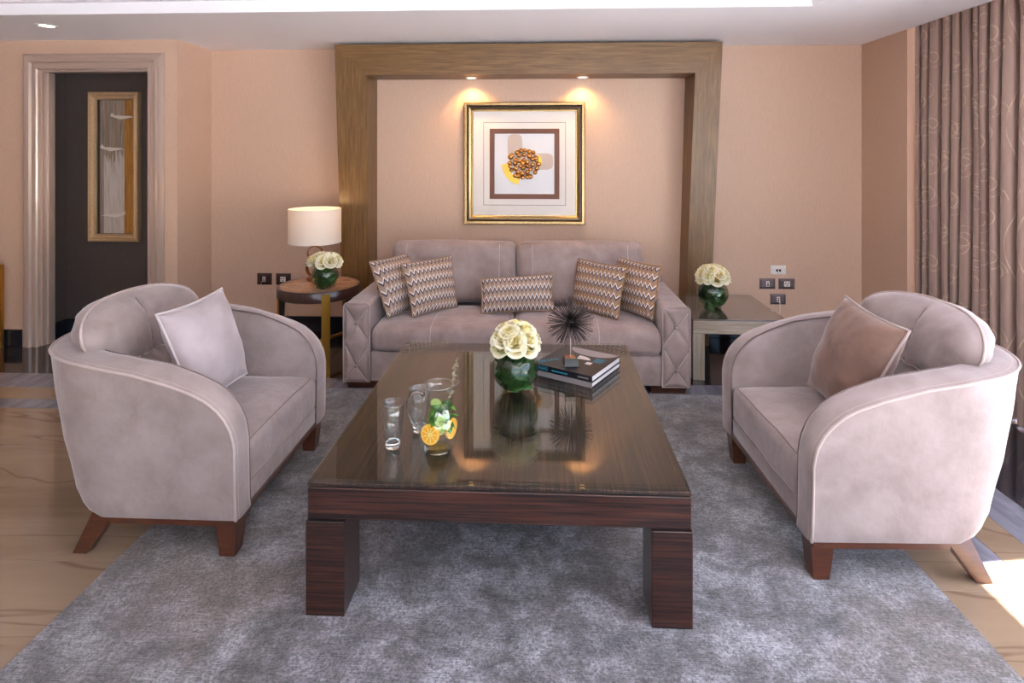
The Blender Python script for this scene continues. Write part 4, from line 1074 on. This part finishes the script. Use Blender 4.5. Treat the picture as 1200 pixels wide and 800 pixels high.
# ------------------------------------------------------------------ curtain with embroidered scrolls
cu = thing('curtain', 'full length mauve curtain with embroidered scrolls at the right window', 'curtain', (2.76, 3.4, 0.012))
Y0c, Y1c = 4.405, 2.47; rc = random.Random(11)
NP = 21; TPTS = []
folds = [rc.uniform(.6, 1.5) for _ in range(NP)]; tot = sum(folds); acc = 0; starts = []
for f in folds: starts.append(acc / tot); acc += f
amps = [rc.uniform(.034, .058) for _ in range(NP)]
def cpos(t_, z):
    k = max(i for i in range(NP) if starts[i] <= t_ + 1e-9); nx = starts[k + 1] if k + 1 < NP else 1.0
    ph = (t_ - starts[k]) / (nx - starts[k])
    a = amps[k] * (.75 + .35 * (1 - z / 2.5)) 
    wob = .010 * math.sin(k * 1.7 + z * 1.3) 
    s1 = math.cos(2 * PI * ph)
    x = 2.757 - a * (s1 if s1 < 0 else s1 ** .8) + .006 * math.sin(z * 2.1 + k)
    y = Y0c + (Y1c - Y0c) * t_ - .016 * math.sin(4 * PI * ph) + wob * math.sin(PI * ph) 
    return Vector((min(x, 2.83), y, z))
NT_ = NP * 14 + 1; ZB, ZT = .014, 2.56
curt_me = grid_mesh(NT_, 26, lambda u, v: cpos(u, ZB + (ZT - ZB) * v))
obj('cloth', curt_me, 'curtain', cu)
obj('track', box(2.74, 2.775, 2.4, 4.42, 2.57, 2.60), 'white_metal', cu)
arcs = [0.0]; M_ = 1200
prev = cpos(0, 1.2)
for i in range(1, M_ + 1):
    q = cpos(i / M_, 1.2); arcs.append(arcs[-1] + (q - prev).length); prev = q
import bisect
def t_of(s):
    s = max(0, min(arcs[-1] - 1e-6, s)); i = bisect.bisect_right(arcs, s) - 1; return (i + (s - arcs[i]) / (arcs[i + 1] - arcs[i])) / M_
def cloth(s, z):
    t_ = t_of(s); p = cpos(t_, z); e = .0008
    tg = (cpos(min(1, t_ + e), z) - cpos(max(0, t_ - e), z)).normalized(); nrm = Vector((0, 0, 1)).cross(tg)
    if nrm.x > 0 and abs(tg.y) > .2: nrm = -nrm
    return p, nrm
vs = []; fs = []
def ribbon(line, w):
    base_ = None
    for i, (s, z) in enumerate(line):
        a = line[max(0, i - 1)]; b = line[min(len(line) - 1, i + 1)]; dx, dz = b[0] - a[0], b[1] - a[1]; l_ = math.hypot(dx, dz) or 1
        ox, oz = -dz / l_ * w, dx / l_ * w
        for sg in (-1, 1):
            zz = min(ZT, max(ZB, z + sg * oz)); p, nr = cloth(s + sg * ox, zz)
            for q in (1, -1): vs.append(p + nr * .0022 * q)
        n_ = len(vs)
        if i:
            fs.append((n_ - 8, n_ - 6, n_ - 2, n_ - 4)); fs.append((n_ - 7, n_ - 3, n_ - 1, n_ - 5))
SMAX = arcs[-1]; s0 = .12; ci = 0
while s0 < SMAX - .1:
    ph = rc.uniform(0, 6)
    stem = [(s0 + .05 * math.sin(2 * PI * z / .7 + ph), z) for z in [ZB + .02 + i * .022 for i in range(115)]]
    ribbon(stem, .0028)
    z = .1 + rc.uniform(0, .2); sgn = 1
    while z < 2.5:
        r0 = rc.uniform(.06, .095); cx_ = s0 + sgn * (.03 + r0); cz_ = z
        a0 = PI if sgn > 0 else 0
        line = []
        for i in range(34):
            q = i / 33; r = r0 * (1 - .72 * q); a = a0 + sgn * (-1) ** ci * q * 3.0 * PI; line.append((cx_ + r * math.cos(a), cz_ + r * math.sin(a)))
        ribbon(line, .0026); z += rc.uniform(.19, .27); sgn = -sgn
    s0 += .24; ci += 1
o = obj('embroidery', me_from(vs, fs, True), 'embroidery', cu)

# slim brass console leg at the far left edge
cn = thing('console_table', 'console table with slim brass legs at the left edge', 'console table', (-4.62, 4.40, 0))
obj('table_top', box(-5.10, -4.33, 4.26, 4.53, .665, .69, .002, 1), 'dark_walnut', cn)
for x in (-5.07, -4.308):
    for y in (4.27, 4.50): obj('leg', box(x, x + .024, y, y + .024, 0, .665), 'brass', cn)
